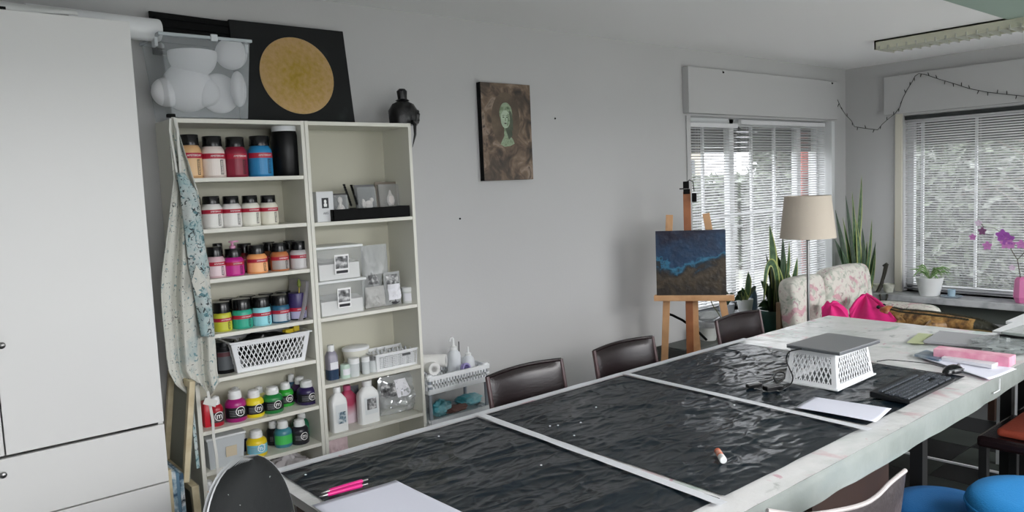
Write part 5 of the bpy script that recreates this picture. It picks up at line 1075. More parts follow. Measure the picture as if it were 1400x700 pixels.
# white cabinet at far right
t = thing('low_cabinet', 'white low cabinet with a beige side beyond the far end of the table', 'cabinet', (-1.65, -2.55, 0))
yl = at(1378, 441, 'x', -2.0).y+2.55; zt = .655
obj('body', MB().b2(-.35, .35, -.6, yl-.0, 0, zt-.02), mat('cabinet_beige', '#a39c8c', .6), t); obj('top', MB().b2(-.36, .36, -.61, yl+.01, zt-.02, zt), PLW, t, bevel=.002)
# ------------------------------------------------------------------ chairs
def make_chair(label):
    t = thing('dining_chair', label, 'chair', (0, 0, 0)); g = None
    def back(front):
        def f(u, v):
            x = (u-.5)*.45; y = .0-.03*(1-(2*u-1)**2)*-1+.0; z = .50+.325*v; ed = 1
            top = .006*math.sin(PI*u)
            th = .014*(1-(2*v-1)**8)*(1-(2*u-1)**8)+.003
            return (x, y*1.0+.06*(v-.5)+(th if front else -th), z+top*v)
        return f
    m = MB(); m.grid(back(1), 24, 16); k = len(m.v); m.grid(back(0), 24, 16)
    obj('backrest', m, DKLEATH, t, smooth=True)
    for s in (-1, 1):
        e = MB(); pts = [(s*.225, back(1)(0 if s < 0 else 1, v)[1]-.003, .50+.33*v) for v in (0, .5, 1)]; e.tube(pts, [.011, .011, .010], 8); obj('back_post', e, mat('leather_edge', '#4e3a3c', .4), t, smooth=True)
    e = MB(); e.tube([((u-.5)*.45, back(1)(u, 1)[1]-.003, .826+.006*math.sin(PI*u)) for u in [i/12 for i in range(13)]], .009, 8); obj('top_edge', e, DKLEATH, t, smooth=True)
    obj('seat', MB().box((0, -.20, .455), (.44, .43, .05)), DKLEATH, t, bevel=.015)
    for sx in (-1, 1):
        for y, z in ((-.035 if 0 else -.02, .5), (-.39, .44)): obj('leg', MB().box((sx*.195, y, z/2), (.035, .035, z)), DKB, t, bevel=.003)
    return t
# local frame: the back is at y = 0, the seat reaches to -y
c0 = make_chair('dark brown leather chair behind the table, nearest the white trolley')
def cpos(pl, pr, y): a, b_ = at(*pl, 'y', y), at(*pr, 'y', y); return (a.x+b_.x)/2
Yc = -1.175
c0.location = (cpos((672, 522), (773, 499), Yc), Yc, 0)
dup(c0, (cpos((818, 486), (898, 465), Yc), Yc, 0), 0, 'dark brown leather chair behind the table, in the middle between the trolley and the easel')
dup(c0, (cpos((980, 448), (1048, 434), Yc), Yc, 0), 0, 'dark brown leather chair behind the table, in front of the green plant pot')
for t_ in ():
    pass
# near-side chair, worn grey leather, its back turned obliquely to the room
t = thing('dining_chair', 'worn grey-brown leather chair with a hollow top edge at the near table side', 'chair', (0, 0, 0))
WRN = mat('worn_leather', '#2e2729', .5, bump=.3, bscale=60, sub='#4a4245', vscale=9)
TC = [at(*q, 'z', z) for q, z in (((1238, 643), .86), ((1217, 660), .845), ((1199, 678), .825), ((1178, 690), .815), ((1139, 699), .815))]
dn = (TC[-1]-TC[-2]).normalized(); TC += [TC[-1]+dn*.10+Vector((0, 0, .01)), TC[-1]+dn*.20+Vector((0, 0, .04))]
mid = sum(TC, Vector())/len(TC); t.location = (mid.x, mid.y, 0); og3 = Vector((mid.x, mid.y, 0)); ax = (TC[0]-TC[-1]); ax.z = 0; ax.normalize(); nr3 = Vector((-ax.y, ax.x, 0))
if nr3.y < 0: nr3 = -nr3
def wc(u):
    k = u*(len(TC)-1); i = min(int(k), len(TC)-2); f = k-i; p0, p1, p2, p3 = TC[max(i-1, 0)], TC[i], TC[i+1], TC[min(i+2, len(TC)-1)]
    return .5*((2*p1)+(-p0+p2)*f+(2*p0-5*p1+4*p2-p3)*f*f+(-p0+3*p1-3*p2+p3)*f**3)
def nb(s):
    def f(u, v):
        p = wc(u)-og3; z = .48+(p.z-.48)*v; th = .012*(1-(2*u-1)**6)*(1-v**12)+.003; return (p.x+nr3.x*(s*th+.05*(1-v)), p.y+nr3.y*(s*th+.05*(1-v)), z)
    return f
obj('backrest', MB().grid(nb(1), 30, 14).grid(nb(-1), 30, 14), WRN, t, smooth=True)
obj('top_piping', MB().tube([nb(0)(i/24, 1) for i in range(25)], .006, 8), mat('piping_pale', '#a9a3a2', .5), t, smooth=True)
ra = math.atan2(ax.y, ax.x); obj('seat', MB().box((nr3.x*.24, nr3.y*.24, .45), (.42, .42, .05), rz=ra), WRN, t, bevel=.015)
for sx in (-1, 1):
    for y, z in ((.06, .5), (.42, .44)): obj('leg', MB().box((ax.x*sx*.18+nr3.x*y, ax.y*sx*.18+nr3.y*y, z/2), (.035, .035, z), rz=ra), DKB, t)
for k, (x, l) in enumerate(((-3.72, 'dark leather chair pushed under the near side of the table, beyond the blue chair'), (-3.2, 'dark leather chair at the near far corner of the table'))):
    c = dup(c0, (x, -2.96, 0), PI, l)
solo('seat_cushion', MB().box((-3.72, -2.78, .50), (.36, .34, .035)), mat('cushion_orange', '#8a3520', .8, bump=.3, bscale=60), 'orange red seat cushion on the dark chair under the table', 'cushion', bevel=.014)
# office chair at the near left
t = thing('office_chair', 'black paint-flecked office chair with a pale grey back shell at the near left corner', 'chair', (0, 0, 0))
pc = at(352, 700, 'y', -1.82); ztop = at(352, 626, 'y', -1.82).z; t.location = (pc.x, -1.82, 0); ang = math.radians(-63)   # the way the sitter faces
t.rotation_euler = (0, 0, ang+PI/2)
OC = splat('office_black', '#0d1112', [('#8f9593', 24, .08, 3, .3), ('#9ca3a1', 70, .10, 8, .15)], .8, .15)
hw = .165
def ob(s):
    def f(u, v):
        a = 2*u-1; zz = .55+(ztop-.55)*v; sh = (1-max(0, (v-.45)/.55)**2.3)**.5 if v > .45 else 1-.25*((.45-v)/.45)**2
        return (a*hw*max(sh, .02), s*.022*(1-abs(a)**5)*(1-v**10)+.045*(1-a*a)*-1+.02+(v-.5)*.05, zz)
    return f
m = MB().grid(ob(-1), 28, 30); obj('back_cushion', m, OC, t, smooth=True)
def osf(u, v): p = ob(1)(u, v); return (p[0]*1.015, p[1]+.012, .545+(p[2]-.545)*1.0)
obj('back_shell', MB().grid(osf, 28, 30).grid(lambda u, v: tuple(Vector(ob(0)(u, v))*Vector((1, 1, 1)).x if 0 else (ob(0)(u, v)[0]*1.015, ob(0)(u, v)[1]-.0, osf(u, v)[2])), 28, 30), mat('shell_grey', '#a9acae', .45), t, smooth=True)
obj('stem', MB().bar((0, .03, .40), (0, .045, .62), .05, .012), BLKM, t); obj('seat', MB().sphere((0, -.22, .44), (.22, .22, .045), 14), OC, t, smooth=True)
obj('column', MB().tube([(0, -.2, .08), (0, -.2, .42)], .025, 12), BLKM, t, smooth=True)
for k in range(5): a = 2*PI*k/5; obj('base_arm', MB().bar((0, -.2, .09), (.26*math.cos(a), -.2+.26*math.sin(a), .06), .04, .025), BLKM, t); obj('castor', MB().sphere((.26*math.cos(a), -.2+.26*math.sin(a), .03), .029, 8), BLKM, t, smooth=True)
# blue stools
def stool(label, c, r, z, th, m, rz=0):
    t = thing('blue_stool', label, 'stool', (c.x, c.y, 0), rz=rz, group=None)
    obj('seat', MB().lathe([(0, z-th), (r*.9, z-th), (r*.98, z-th*.8), (r, z-th*.5), (r*.985, z-th*.25), (r*.9, z-.004), (r*.6, z), (0, z)], 48), m, t, smooth=True, ang=80)
    obj('piping', MB().tube([(r*1.0*math.cos(2*PI*k/48), r*1.0*math.sin(2*PI*k/48), z-th*.45) for k in range(49)], .005, 6), m, t, smooth=True)
    obj('column', MB().tube([(0, 0, .07), (0, 0, z-th)], .025, 12), BLKM, t, smooth=True)
    for k in range(5): a = 2*PI*k/5; obj('base_arm', MB().bar((0, 0, .08), (.24*math.cos(a), .24*math.sin(a), .05), .04, .02), BLKM, t); obj('castor', MB().sphere((.24*math.cos(a), .24*math.sin(a), .028), .027, 8), BLKM, t, smooth=True)
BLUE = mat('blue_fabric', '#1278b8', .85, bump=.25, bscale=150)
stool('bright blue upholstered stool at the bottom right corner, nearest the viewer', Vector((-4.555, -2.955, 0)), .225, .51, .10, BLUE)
q = at(1291, 662, 'z', .38); vd = Vector((q.x-CAM.x, q.y-CAM.y, 0)).normalized()
stool('lower blue stool pushed under the table edge, left of the bright one', q-vd*.19, .19, .38, .07, mat('blue_fabric_shaded', '#0f5c96', .85, bump=.25, bscale=150), .6)  # same blue fabric, its colour darkened for the shade at the table edge
a = at(1234, 617, 'z', .01); b_ = at(1362, 644, 'z', .01)
solo('cable_duct', MB().bar((a.x, a.y, .006), (b_.x, b_.y-.1, .006), .014, .010, nrm=(0, 0, 1)), PLW, 'thin white cable duct along the floor under the far end of the table', 'cable duct')
# ------------------------------------------------------------------ easel, turned towards the room
EP = Vector((-3.2, -.62, 0)); EN = Vector((-.82, -.572, 0)); EU = Vector((.572, -.82, 0)); 
def ep(px, py): p = atp(px, py, EP, EN)-EP; return (p.dot(EU), p.z)     # board coordinates (u to the right, z up)
t = thing('easel', 'beech easel beside the back-wall window holding a dark landscape', 'easel', EP); t.rotation_euler = (0, 0, math.atan2(EU.y, EU.x))
def plank(name, a, b_, w, th, y, m=PINE, bev=.002): return obj(name, MB().bar((a[0], y, a[1]), (b_[0], y, b_[1]), w, th, nrm=(0, 1, 0)), m, t, bevel=bev)
# local y axis = away from the camera side
uL0, uL1 = ep(915, 294), ep(909, 470); uR0, uR1 = ep(965, 292), ep(993, 440); uC0, uC1 = ep(938.5, 262), ep(938, 470)
ext = lambda a, b_: (a[0]+(b_[0]-a[0])*(a[1]-.0)/(a[1]-b_[1]), .0)
plank('leg', ext(uL0, uL1), uL0, .048, .022, .03); plank('leg', ext(uR0, uR1), uR0, .048, .022, .03)
plank('mast', (uC0[0], .06), uC0, .050, .024, .055, ramp_mat('mast_red', [(.3, '#8a5434'), (.6, '#a86b45')], 8, 6, .5, .1))
pb = ep(952, 470); obj('rear_leg', MB().bar((pb[0]+.02, .34, .0), (uC0[0]+.01, .09, 1.15), .045, .022, nrm=(0, 1, 0)), PINE, t, bevel=.002)
plank('front_strut', (ep(951, 480)[0], .3), (ep(949, 409)[0], ep(949, 409)[1]), .05, .02, .075)
zl = (ep(895, 409)[1]+ep(1004, 409)[1])/2; ul, ur = ep(895, 406)[0], ep(1004, 406)[0]
obj('ledge', MB().b2(ul, ur, -.055, .04, zl, zl+.028), PINE, t, bevel=.003); obj('ledge_lip', MB().b2(ul, ur, -.062, -.055, zl-.004, zl+.036), PINE, t, bevel=.002)
obj('cross_rail', MB().b2(uL1[0], uR1[0], .045, .06, .30, .34), PINE, t)
# painting on it
c4 = [ep(896, 316), ep(989.5, 314), ep(995.5, 403), ep(899, 404)]; W = ((c4[1][0]-c4[0][0])+(c4[2][0]-c4[3][0]))/2; H = ((c4[0][1]-c4[3][1])+(c4[1][1]-c4[2][1]))/2; um = sum(q[0] for q in c4)/4
wp = EP+EU*um+EN*.03; wp.z = zl+.030
t2 = thing('painting', 'square dark canvas of a blue and brown abstract landscape standing on the easel', 'painting', wp); t2.rotation_euler = (-.03, 0, math.atan2(EU.y, EU.x))
obj('canvas_edge', MB().b2(-W/2, W/2, -.012, .012, 0, H), BLKM, t2, bevel=.001)
lm = mat('landscape_paint', '#111111', .45, bump=.5, bscale=22); nt = lm.node_tree; b__ = nt.nodes['Principled BSDF']; tc = nt.nodes.new('ShaderNodeTexCoord'); sp = nt.nodes.new('ShaderNodeSeparateXYZ'); nt.links.new(tc.outputs['Object'], sp.inputs[0])
nz = nt.nodes.new('ShaderNodeTexNoise'); nz.inputs['Scale'].default_value = 8; nz.inputs['Detail'].default_value = 9; nz.inputs['Distortion'].default_value = .8; nt.links.new(tc.outputs['Object'], nz.inputs['Vector'])
def M2(op, a, b_):
    n = nt.nodes.new('ShaderNodeMath'); n.operation = op
    for k, v in enumerate((a, b_)):
        if isinstance(v, (int, float)): n.inputs[k].default_value = v
        else: nt.links.new(v, n.inputs[k])
    return n.outputs[0]
vv = M2('ABSOLUTE', M2('ADD', sp.outputs[0], .07), 0); hgt = M2('ADD', M2('DIVIDE', sp.outputs[2], H), M2('MULTIPLY', M2('ADD', nz.outputs['Fac'], -.5), 1.0)); hgt = M2('SUBTRACT', hgt, M2('MULTIPLY', vv, .75))
rp = nt.nodes.new('ShaderNodeValToRGB'); el = rp.color_ramp.elements
for k, (p_, c_) in enumerate(((.0, '#2a231c'), (.16, '#4a3f30'), (.30, '#2f2822'), (.37, '#17303f'), (.44, '#2f7090'), (.50, '#1d3f60'), (.62, '#2b2f4e'), (.8, '#262444'), (1, '#191a30'))):
    if k > 1: el.new(.5)
    el[k].position = p_; el[k].color = hx(c_)
nt.links.new(hgt, rp.inputs['Fac']); nt.links.new(rp.outputs['Color'], b__.inputs['Base Color'])
obj('painted_face', MB().b2(-W/2, W/2, -.0135, -.0121, 0, H), lm, t2)
# clip lamp
q = ep(938, 258); t = thing('clip_lamp', 'small black clip lamp on a bent neck at the top of the easel mast', 'lamp', EP+EU*q[0]+Vector((0, 0, 0))); t.location = EP+EU*uC0[0]-EN*.055+Vector((0, 0, uC0[1])); t.rotation_euler = (0, 0, math.atan2(EU.y, EU.x))
obj('clamp', MB().box((0, 0, .0), (.045, .05, .035)).box((-.004, -.0, .045), (.04, .03, .05)).box((-.035, 0, .02), (.03, .012, .008)), BLKM, t, bevel=.003)
hd = ep(949, 272); dx, dz = hd[0]-uC0[0], hd[1]-uC0[1]
obj('neck', MB().tube([(0, 0, .06), (.02, -.01, .08), (.045, -.02, .065), (dx, -.02, dz+.05)], .0035, 8), BLKM, t, smooth=True); obj('lamp_head', MB().box((dx, -.02, dz+.01), (.032, .03, .06)), BLKM, t, bevel=.004)
P = [ep(905, 431), ep(918, 435), ep(932, 442), ep(945, 451), ep(956, 460), ep(966, 470)]
solo('cable', MB().tube([EP+EU*a-EN*.12+Vector((0, 0, z)) for a, z in P], .009, 8), BLKM, 'thick black cable sagging behind the easel legs', 'cable', smooth=True)
P = [ep(970, 409), ep(974, 420), ep(981, 430), ep(988, 442)]; solo('cord', MB().tube([EP+EU*a-EN*.10+Vector((0, 0, z)) for a, z in P], .004, 6), mat('cord_olive', '#6f7458', .6), 'thin olive cord hanging from the easel ledge', 'cord', smooth=True)
# ------------------------------------------------------------------ low shelf and pots under the back-wall window
SH = thing('low_shelf', 'low grey shelf unit under the back-wall window behind the easel', 'shelf', (-2.72, -.16, 0))
obj('board', MB().b2(-.32, .42, -.14, .14, .20, .225), mat('shelf_grey', '#565a57', .6), SH); obj('board', MB().b2(-.32, .42, -.14, .14, .36, .385), MT['shelf_grey'], SH)
for x in (-.30, .40): obj('side', MB().b2(x-.012, x+.012, -.14, .14, 0, .385), MT['shelf_grey'], SH)
q = at(968, 456, 'y', -.17); t = thing('bucket', 'white plastic bucket on the low shelf behind the easel', 'bucket', (q.x, -.17, .386)); 
obj('body', MB().lathe([(0, 0), (.062, 0), (.078, .10), (.082, .104), (.078, .104), (.06, .006), (0, .006)], 26), mat('bucket_white', '#c9ccc8', .4), t, smooth=True)
q = at(970, 434, 'y', -.14); solo('folded_cloth', blob(MB(), (0, 0, 0), (.13, .07, .035), 3, .15, 14), mat('cloth_grey', '#a3a7a8', .85, bump=.3, bscale=20), 'folded grey cloth on the window ledge behind the easel', 'cloth', loc=(q.x, -.13, .565), smooth=True)
# plants -----------------------------------------------------------
LEAF = mat('leaf_green', '#2c4a2c', .4, sub='#50704a', vscale=30); LEAFE = mat('leaf_margin', '#a9b06a', .45); LEAFD = mat('leaf_deep', '#1c2f20', .4, sub='#32492f', vscale=25)
def leaf(par, base, tip, w, bend=(0, 0, 0), m=(LEAF, LEAFE), n=12, nrm=(0, -1, 0)):
    base, tip, bend = Vector(base), Vector(tip), Vector(bend); mb = MB(); w = w*1.55 if w > .02 else w; rows = []
    for i in range(n+1):
        s = i/n; p = base.lerp(tip, s)+bend*math.sin(PI*s); tg = (tip-base)+bend*PI*math.cos(PI*s); sd = tg.normalized().cross(Vector(nrm)).normalized()
        ww = w*(.45+.55*math.sin(PI*min(1, s*1.15))) if s < .6 else w*(1-((s-.6)/.4)**1.6); ww = max(ww, w*.02); nv = sd.cross(tg).normalized()
        rows.append([p+sd*ww*k/2+nv*abs(k)*ww*.18 for k in (-1, -.78, 0, .78, 1)])
    vs = [v for r in rows for v in r]
    for i in range(n):
        for k in range(4): mb.add([], []); mb.f.append((i*5+k, i*5+k+1, i*5+k+6, i*5+k+5)); mb.mi.append(1 if k in (0, 3) else 0)
    mb.v = vs; return obj('leaf', mb, list(m), par, smooth=True, solid=.0015)
def pxleaf(par, org, y, b_, tp, w, bend=(0, 0, 0), m=(LEAF, LEAFE), dy=0):
    B, Tp = at(*b_, 'y', y)-org, at(*tp, 'y', y+dy)-org; return leaf(par, B, Tp, w, bend, m)
yP = -.50; q = at(1063.5, 426, 'y', yP); org = Vector((q.x, yP, .30)); r = .15
t = thing('potted_snake_plant', 'large snake plant in a dark green pot between window and sofa', 'plant', org)
zt = at(1063, 431, 'y', yP-r).z-.30
obj('pot', MB().lathe([(0, 0), (r*.78, 0), (r*.96, zt*.9), (r*1.03, zt*.9), (r*1.03, zt), (r*.94, zt), (r*.9, zt-.03), (0, zt-.03)], 36), mat('pot_green', '#23483f', .35), t, smooth=True)
obj('soil', MB().lathe([(r*.9, zt-.029), (0, zt-.025)], 24), mat('soil', '#2a2420', .9), t)
for (b_, tp, w, bend, kind) in (((1061, 430), (1052, 307), .075, (-.01, 0, 0), 0), ((1066, 430), (1070, 322), .05, (0, 0, 0), 1), ((1060, 430), (1047, 346), .03, (0, 0, 0), 1), ((1067, 430), (1079, 330), .035, (.02, 0, 0), 0), ((1057, 430), (1040, 384), .05, (-.01, 0, .05), 1), ((1070, 430), (1090, 352), .055, (.015, 0, 0), 0), ((1072, 430), (1098, 375), .06, (0, 0, .04), 1), ((1073, 431), (1103, 392), .055, (0, 0, .05), 1), ((1059, 431), (1063, 362), .09, (0, 0, 0), 0), ((1066, 431), (1063, 350), .085, (.02, 0, 0), 0), ((1068, 431), (1078, 372), .075, (.02, 0, 0), 0), ((1055, 431), (1052, 388), .06, (-.02, 0, 0), 1), ((1073, 431), (1084, 385), .06, (.01, 0, .02), 0), ((1063, 432), (1058, 392), .08, (0, 0, 0), 1), ((1070, 432), (1074, 395), .07, (0, 0, 0), 0), ((1072, 432), (1109, 412), .05, (0, 0, .07), 1), ((1072, 432), (1096, 398), .06, (.02, 0, .05), 0), ((1074, 432), (1116, 436), .03, (0, 0, .10), 1), ((1056, 432), (1036, 420), .04, (0, 0, .06), 1), ((1066, 432), (1073, 345), .06, (-.01, 0, 0), 0), ((1060, 432), (1052, 350), .05, (-.01, 0, 0), 0)):
    pxleaf(t, org, yP, b_, tp, w, bend, ((LEAF, LEAFE), (LEAFD, LEAF))[kind], random.uniform(-.06, .06))
# the bent one
PT = [at(a, c_, 'y', yP-.06)-org for a, c_ in ((1064, 430), (1062, 395), (1060, 368), (1054, 356), (1047, 362), (1044, 385), (1043, 412))]
mb = MB(); 
for i, p in enumerate(PT):
    tg = (PT[min(i+1, len(PT)-1)]-PT[max(i-1, 0)]).normalized(); sd = tg.cross(Vector((0, -1, 0))).normalized(); ww = (.05, .07, .08, .08, .075, .05, .01)[i]
    mb.v += [p+sd*ww*k/2+Vector((0, -.012*abs(k), 0)) for k in (-1, -.75, 0, .75, 1)]
for i in range(len(PT)-1):
    for k in range(4): mb.f.append((i*5+k, i*5+k+1, i*5+k+6, i*5+k+5)); mb.mi.append(1 if k in (0, 3) else 0)
o = obj('leaf', mb, [LEAF, LEAFE], t, solid=.0015, sub=2)
yC = -.33; q = at(1172, 372, 'y', yC); org = Vector((q.x, yC, 0)); t = thing('potted_snake_plant', 'tall snake plant in the corner behind the sofa', 'plant', org)
obj('pot', MB().lathe([(0, 0), (.13, 0), (.16, .34), (.17, .36), (.155, .36), (.14, .33), (0, .33)], 30), mat('pot_terracotta', '#6f6a62', .6), t, smooth=True)
zb_ = .33
for k, (tp, w, bend, kind) in enumerate((((1178, 240), .06, (.0, 0, 0), 0), ((1156, 267), .05, (-.03, 0, .02), 1), ((1142, 287), .055, (-.04, 0, 0), 1), ((1141, 327), .06, (-.05, 0, .05), 1), ((1152, 297), .04, (0, 0, 0), 0), ((1165, 262), .05, (0, 0, 0), 0), ((1192, 300), .045, (.02, 0, 0), 0), ((1207, 329), .055, (.02, 0, -.05), 1), ((1206, 338), .05, (.03, 0, -.08), 0), ((1170, 300), .07, (.01, 0, 0), 0), ((1162, 310), .07, (-.01, 0, 0), 0), ((1179, 312), .06, (.01, 0, 0), 1), ((1157, 330), .06, (-.02, 0, 0), 0), ((1185, 330), .05, (.02, 0, 0), 0))):
    T_ = at(*tp, 'y', yC)-org; T_.x = min(T_.x, -org.x-.06); leaf(t, (random.uniform(-.05, .05), random.uniform(-.05, .05), zb_), T_, w, bend, ((LEAF, LEAFE), (LEAFD, LEAF))[kind])
yS = -.16; q = at(1019, 440, 'y', yS); org = Vector((q.x, yS, .522)); t = thing('potted_snake_plant', 'small snake plant in a white pot on the ledge behind the third chair', 'plant', org)
obj('pot', MB().lathe([(0, 0), (.05, 0), (.065, .10), (.067, .12), (.06, .12), (.055, .10), (0, .10)], 24), mat('pot_pale', '#c3c5c4', .5), t, smooth=True)
for (b_, tp, w, bend, kind) in (((1020, 425), (1023, 371), .06, (0, 0, 0), 0), ((1018, 425), (1014, 393), .05, (-.01, 0, 0), 0), ((1017, 425), (1008, 400), .05, (-.02, 0, .02), 1), ((1016, 425), (1004, 412), .035, (-.02, 0, .04), 1), ((1022, 425), (1034, 392), .03, (.01, 0, .03), 1), ((1020, 425), (1017, 402), .05, (0, 0, 0), 0)):
    leaf(t, (0, 0, .1), at(*tp, 'y', yS)-org, w, bend, ((LEAF, LEAFE), (LEAFD, LEAF))[kind])
q = at(1028, 430, 'y', -.12); solo('vase', MB().lathe([(0, 0), (.045, 0), (.05, .02), (.046, .12), (.035, .17), (.04, .18), (.03, .18), (0, .17)], 24), mat('vase_slate', '#4a6072', .3), 'slate blue vase behind the small snake plant on the ledge', 'vase', loc=(q.x+.03, -.1, .522), smooth=True)
q = at(995, 430, 'y', -.16); solo('plant_pot', MB().lathe([(0, 0), (.05, 0), (.065, .11), (.055, .11), (0, .09)], 24), mat('pot_bluewhite', '#b4bac4', .4), 'empty pale plant pot on the ledge right of the easel leg', 'pot', loc=(q.x, -.15, .522), smooth=True)
t = thing('trailing_plant', 'small dark-leaved plant in the pale pot at the right end of the easel ledge', 'plant', (q.x, -.15, .60))
for k in range(7): a = k*.9; leaf(t, (0, 0, .02), (.09*math.cos(a), .05*math.sin(a), .10+.04*math.sin(k*2.1)), .03, (0, 0, .03), (LEAFD, LEAF), 6)
solo('plant_stool', MB().b2(-.16, .16, -.16, .16, .27, .30).b2(-.15, -.12, -.15, -.12, 0, .27).b2(.12, .15, -.15, -.12, 0, .27).b2(-.15, -.12, .12, .15, 0, .27).b2(.12, .15, .12, .15, 0, .27), PINE, 'small wooden stool carrying the green plant pot', 'stool', loc=(at(1063.5, 426, 'y', yP).x, yP, 0))
# ------------------------------------------------------------------ floor lamp
yL = -1.12; q = at(1104.5, 323, 'y', yL); dep = (q-CAM).dot(fw); t = thing('floor_lamp', 'floor lamp with a cream drum shade on a steel pole by the window', 'floor lamp', (q.x+.0, yL, 0)); ztp = at(1107, 267.5, 'y', yL).z; zbt = q.z-.01
rb, rt_ = 36.5*dep/F, 30*dep/F
obj('lamp_shade', MB().lathe([(rb, zbt), (rt_, ztp), (rt_-.003, ztp), (rb-.003, zbt), (rb, zbt)], 48), mat('shade_linen', '#c9beb0', .85, bump=.15, bscale=300), t, smooth=True)
obj('pole', MB().tube([(0, 0, .02), (0, 0, zbt+.02)], .010, 14), STEEL, t, smooth=True); obj('bulb_holder', MB().lathe([(.008, zbt-.02), (.022, zbt-.012), (.024, zbt+.0), (.016, zbt+.06), (0, zbt+.06)], 18), mat('holder_grey', '#55504c', .4), t, smooth=True)
for k in range(3): a = k*2*PI/3; obj('shade_spoke', MB().tube([(0, 0, zbt+.03), (rb*.98*math.cos(a), rb*.98*math.sin(a), zbt+.012)], .002, 5), STEEL, t)
obj('base', MB().lathe([(0, 0), (.13, 0), (.13, .012), (.02, .022), (0, .022)], 36), STEEL, t, smooth=True)
# ------------------------------------------------------------------ sofa
FL = softmix('floral_fabric', '#cdcac2', (('#a3ab9f', 9, .50, .62, 0, 5), ('#c58f9c', 7, .59, .67, 5, 4), ('#a9828f', 16, .60, .66, 9, 8), ('#7f8c7c', 22, .60, .66, 13, 11)))
yB = -.86; xa, xb, xc = at(1086, 380, 'y', yB).x, at(1131, 373, 'y', yB).x, at(1192, 365, 'y', yB).x; zt1, zt2 = at(1116, 376, 'y', yB).z, at(1160, 364, 'y', yB).z
t = thing('sofa', 'small sofa with pink and green floral cushions beside the floor lamp', 'sofa', ((xa+xc)/2, -1.0, 0)); sx0 = (xa+xc)/2
def cushion(par, name, x0, x1, y0, y1, z0, z1, lean=0, m=FL, r=.06):
    mb = MB(); c = ((x0+x1)/2-sx0, (y0+y1)/2+1.0, (z0+z1)/2); a, b_, d = (x1-x0)/2, (y1-y0)/2, (z1-z0)/2
    n = 20; mb.sphere((0, 0, 0), 1, n); 
    for i, v in enumerate(mb.v):
        v = Vector(v); s = [math.copysign(abs(k)**.38, k) for k in v]; mx = max(abs(k) for k in s) or 1; s = [k/mx if 0 else k for k in s]; mb.v[i] = (s[0]*a, s[1]*b_*(1), s[2]*d)
    o = obj(name, mb, m, par, loc=c, rot=(lean, 0, 0), smooth=True); return o
cushion(t, 'back_cushion', xa, xb, yB-.02, yB+.14, .44, zt1, -.12); cushion(t, 'back_cushion', xb+.008, xc, yB-.03, yB+.14, .40, zt2, -.10)
cushion(t, 'seat_cushion', xa, xb, yB-.55, yB-.02, .26, .40); cushion(t, 'seat_cushion', xb, xc, yB-.55, yB-.02, .26, .40)
xr = at(1245, 420, 'x', -1.34); ya = at(1207, 412, 'x', -1.34).y; yb = at(1285, 430, 'x', -1.34).y; za = at(1240, 414, 'x', -1.34).z
o = cushion(t, 'arm_cushion', -1.46, -1.26, yb, ya+.1, .34, za)
obj('frame', MB().b2(xa-sx0-.03, -1.26-sx0, -.4, .2, .12, .25).b2(xa-sx0, xc-sx0, .14+.12, .17+.12, .2, .72), mat('sofa_frame', '#6e5a46', .6), t)
for x in (xa-sx0, -1.3-sx0):
    for y in (-.46, .22): obj('leg', MB().box((x, y, .06), (.04, .04, .12)), DKB, t)
def drape(name, label, apex, ring, m, folds, seed, cat='cloth'):
    o0_ = Vector(apex); n = len(ring); mb = MB(); NU, NV = 72, 18
    def f(u, v):
        k = u*n; i = int(k) % n; s = k-int(k); R = Vector(ring[i]).lerp(Vector(ring[(i+1) % n]), s); p = o0_.lerp(R, v); d = R-o0_; am = math.sin(PI*min(1, v*1.0))*.5+.3*v
        q_ = p+Vector((0, 0, .022*math.sin(PI*v)+.014*am*math.sin(u*2*PI*folds+seed+v*1.5)))+Vector((-.02, -.01, 0))*math.sin(u*2*PI*folds*.5+seed)*am; return q_-o0_
    mb.grid(f, NU, NV); return solo(name, mb, m, label, cat, loc=o0_, smooth=True, solid=.003)
X = -1.98
ap = at(1184, 403, 'x', X+.15); R_ = [at(1161, 424, 'x', X-.02), at(1163, 442, 'x', X-.1), at(1195, 446, 'x', X-.12), at(1228, 446, 'x', X-.1), at(1226, 434, 'x', X+.02), at(1205, 420, 'x', X+.16), at(1192, 410, 'x', X+.25), at(1172, 412, 'x', X+.2)]
drape('pink_cloth', 'bright pink cloth thrown over the head end of the stuffed crocodile', ap, R_, PINK, 9, 1)
ap = at(1136, 417, 'x', X-.35); R_ = [at(1123, 420, 'x', X-.38), at(1124, 440, 'x', X-.4), at(1142, 442, 'x', X-.4), at(1161, 438, 'x', X-.35), at(1159, 425, 'x', X-.25), at(1150, 418, 'x', X-.2), at(1130, 415, 'x', X-.2)]
drape('pink_cloth', 'pink cushion cover bunched up beside the lamp pole on the sofa', ap, R_, PINK, 6, 4)
# ------------------------------------------------------------------ stuffed crocodile on a bench
CR = ramp_mat('croc_skin', [(.32, '#4a3420'), (.48, '#8a6536'), (.60, '#b08c54'), (.72, '#5a4428')], 22, 8, .5, .6)
CRD = mat('croc_tail', '#2a2a1e', .55, bump=.6, bscale=70); CRB = mat('croc_belly', '#b39b6b', .55, bump=.3, bscale=60)
XC = -1.93
top = [(1200, 424), (1216, 420), (1232, 423), (1250, 424), (1272, 426), (1295, 429), (1320, 433), (1342, 438), (1360, 446), (1374, 452)]
rad = [.035, .048, .060, .078, .082, .076, .062, .045, .026, .008]
C_ = [at(a, b_, 'x', XC) for a, b_ in top]; C_ = [Vector((p.x, p.y, p.z-r)) for p, r in zip(C_, rad)]
base = C_[4]; t = thing('stuffed_crocodile', 'brown stuffed crocodile lying beyond the table end, its dark ridged tail to the right', 'crocodile', (XC, base.y, .30)); og = Vector((XC, base.y, .30))
Q = []; RR = []
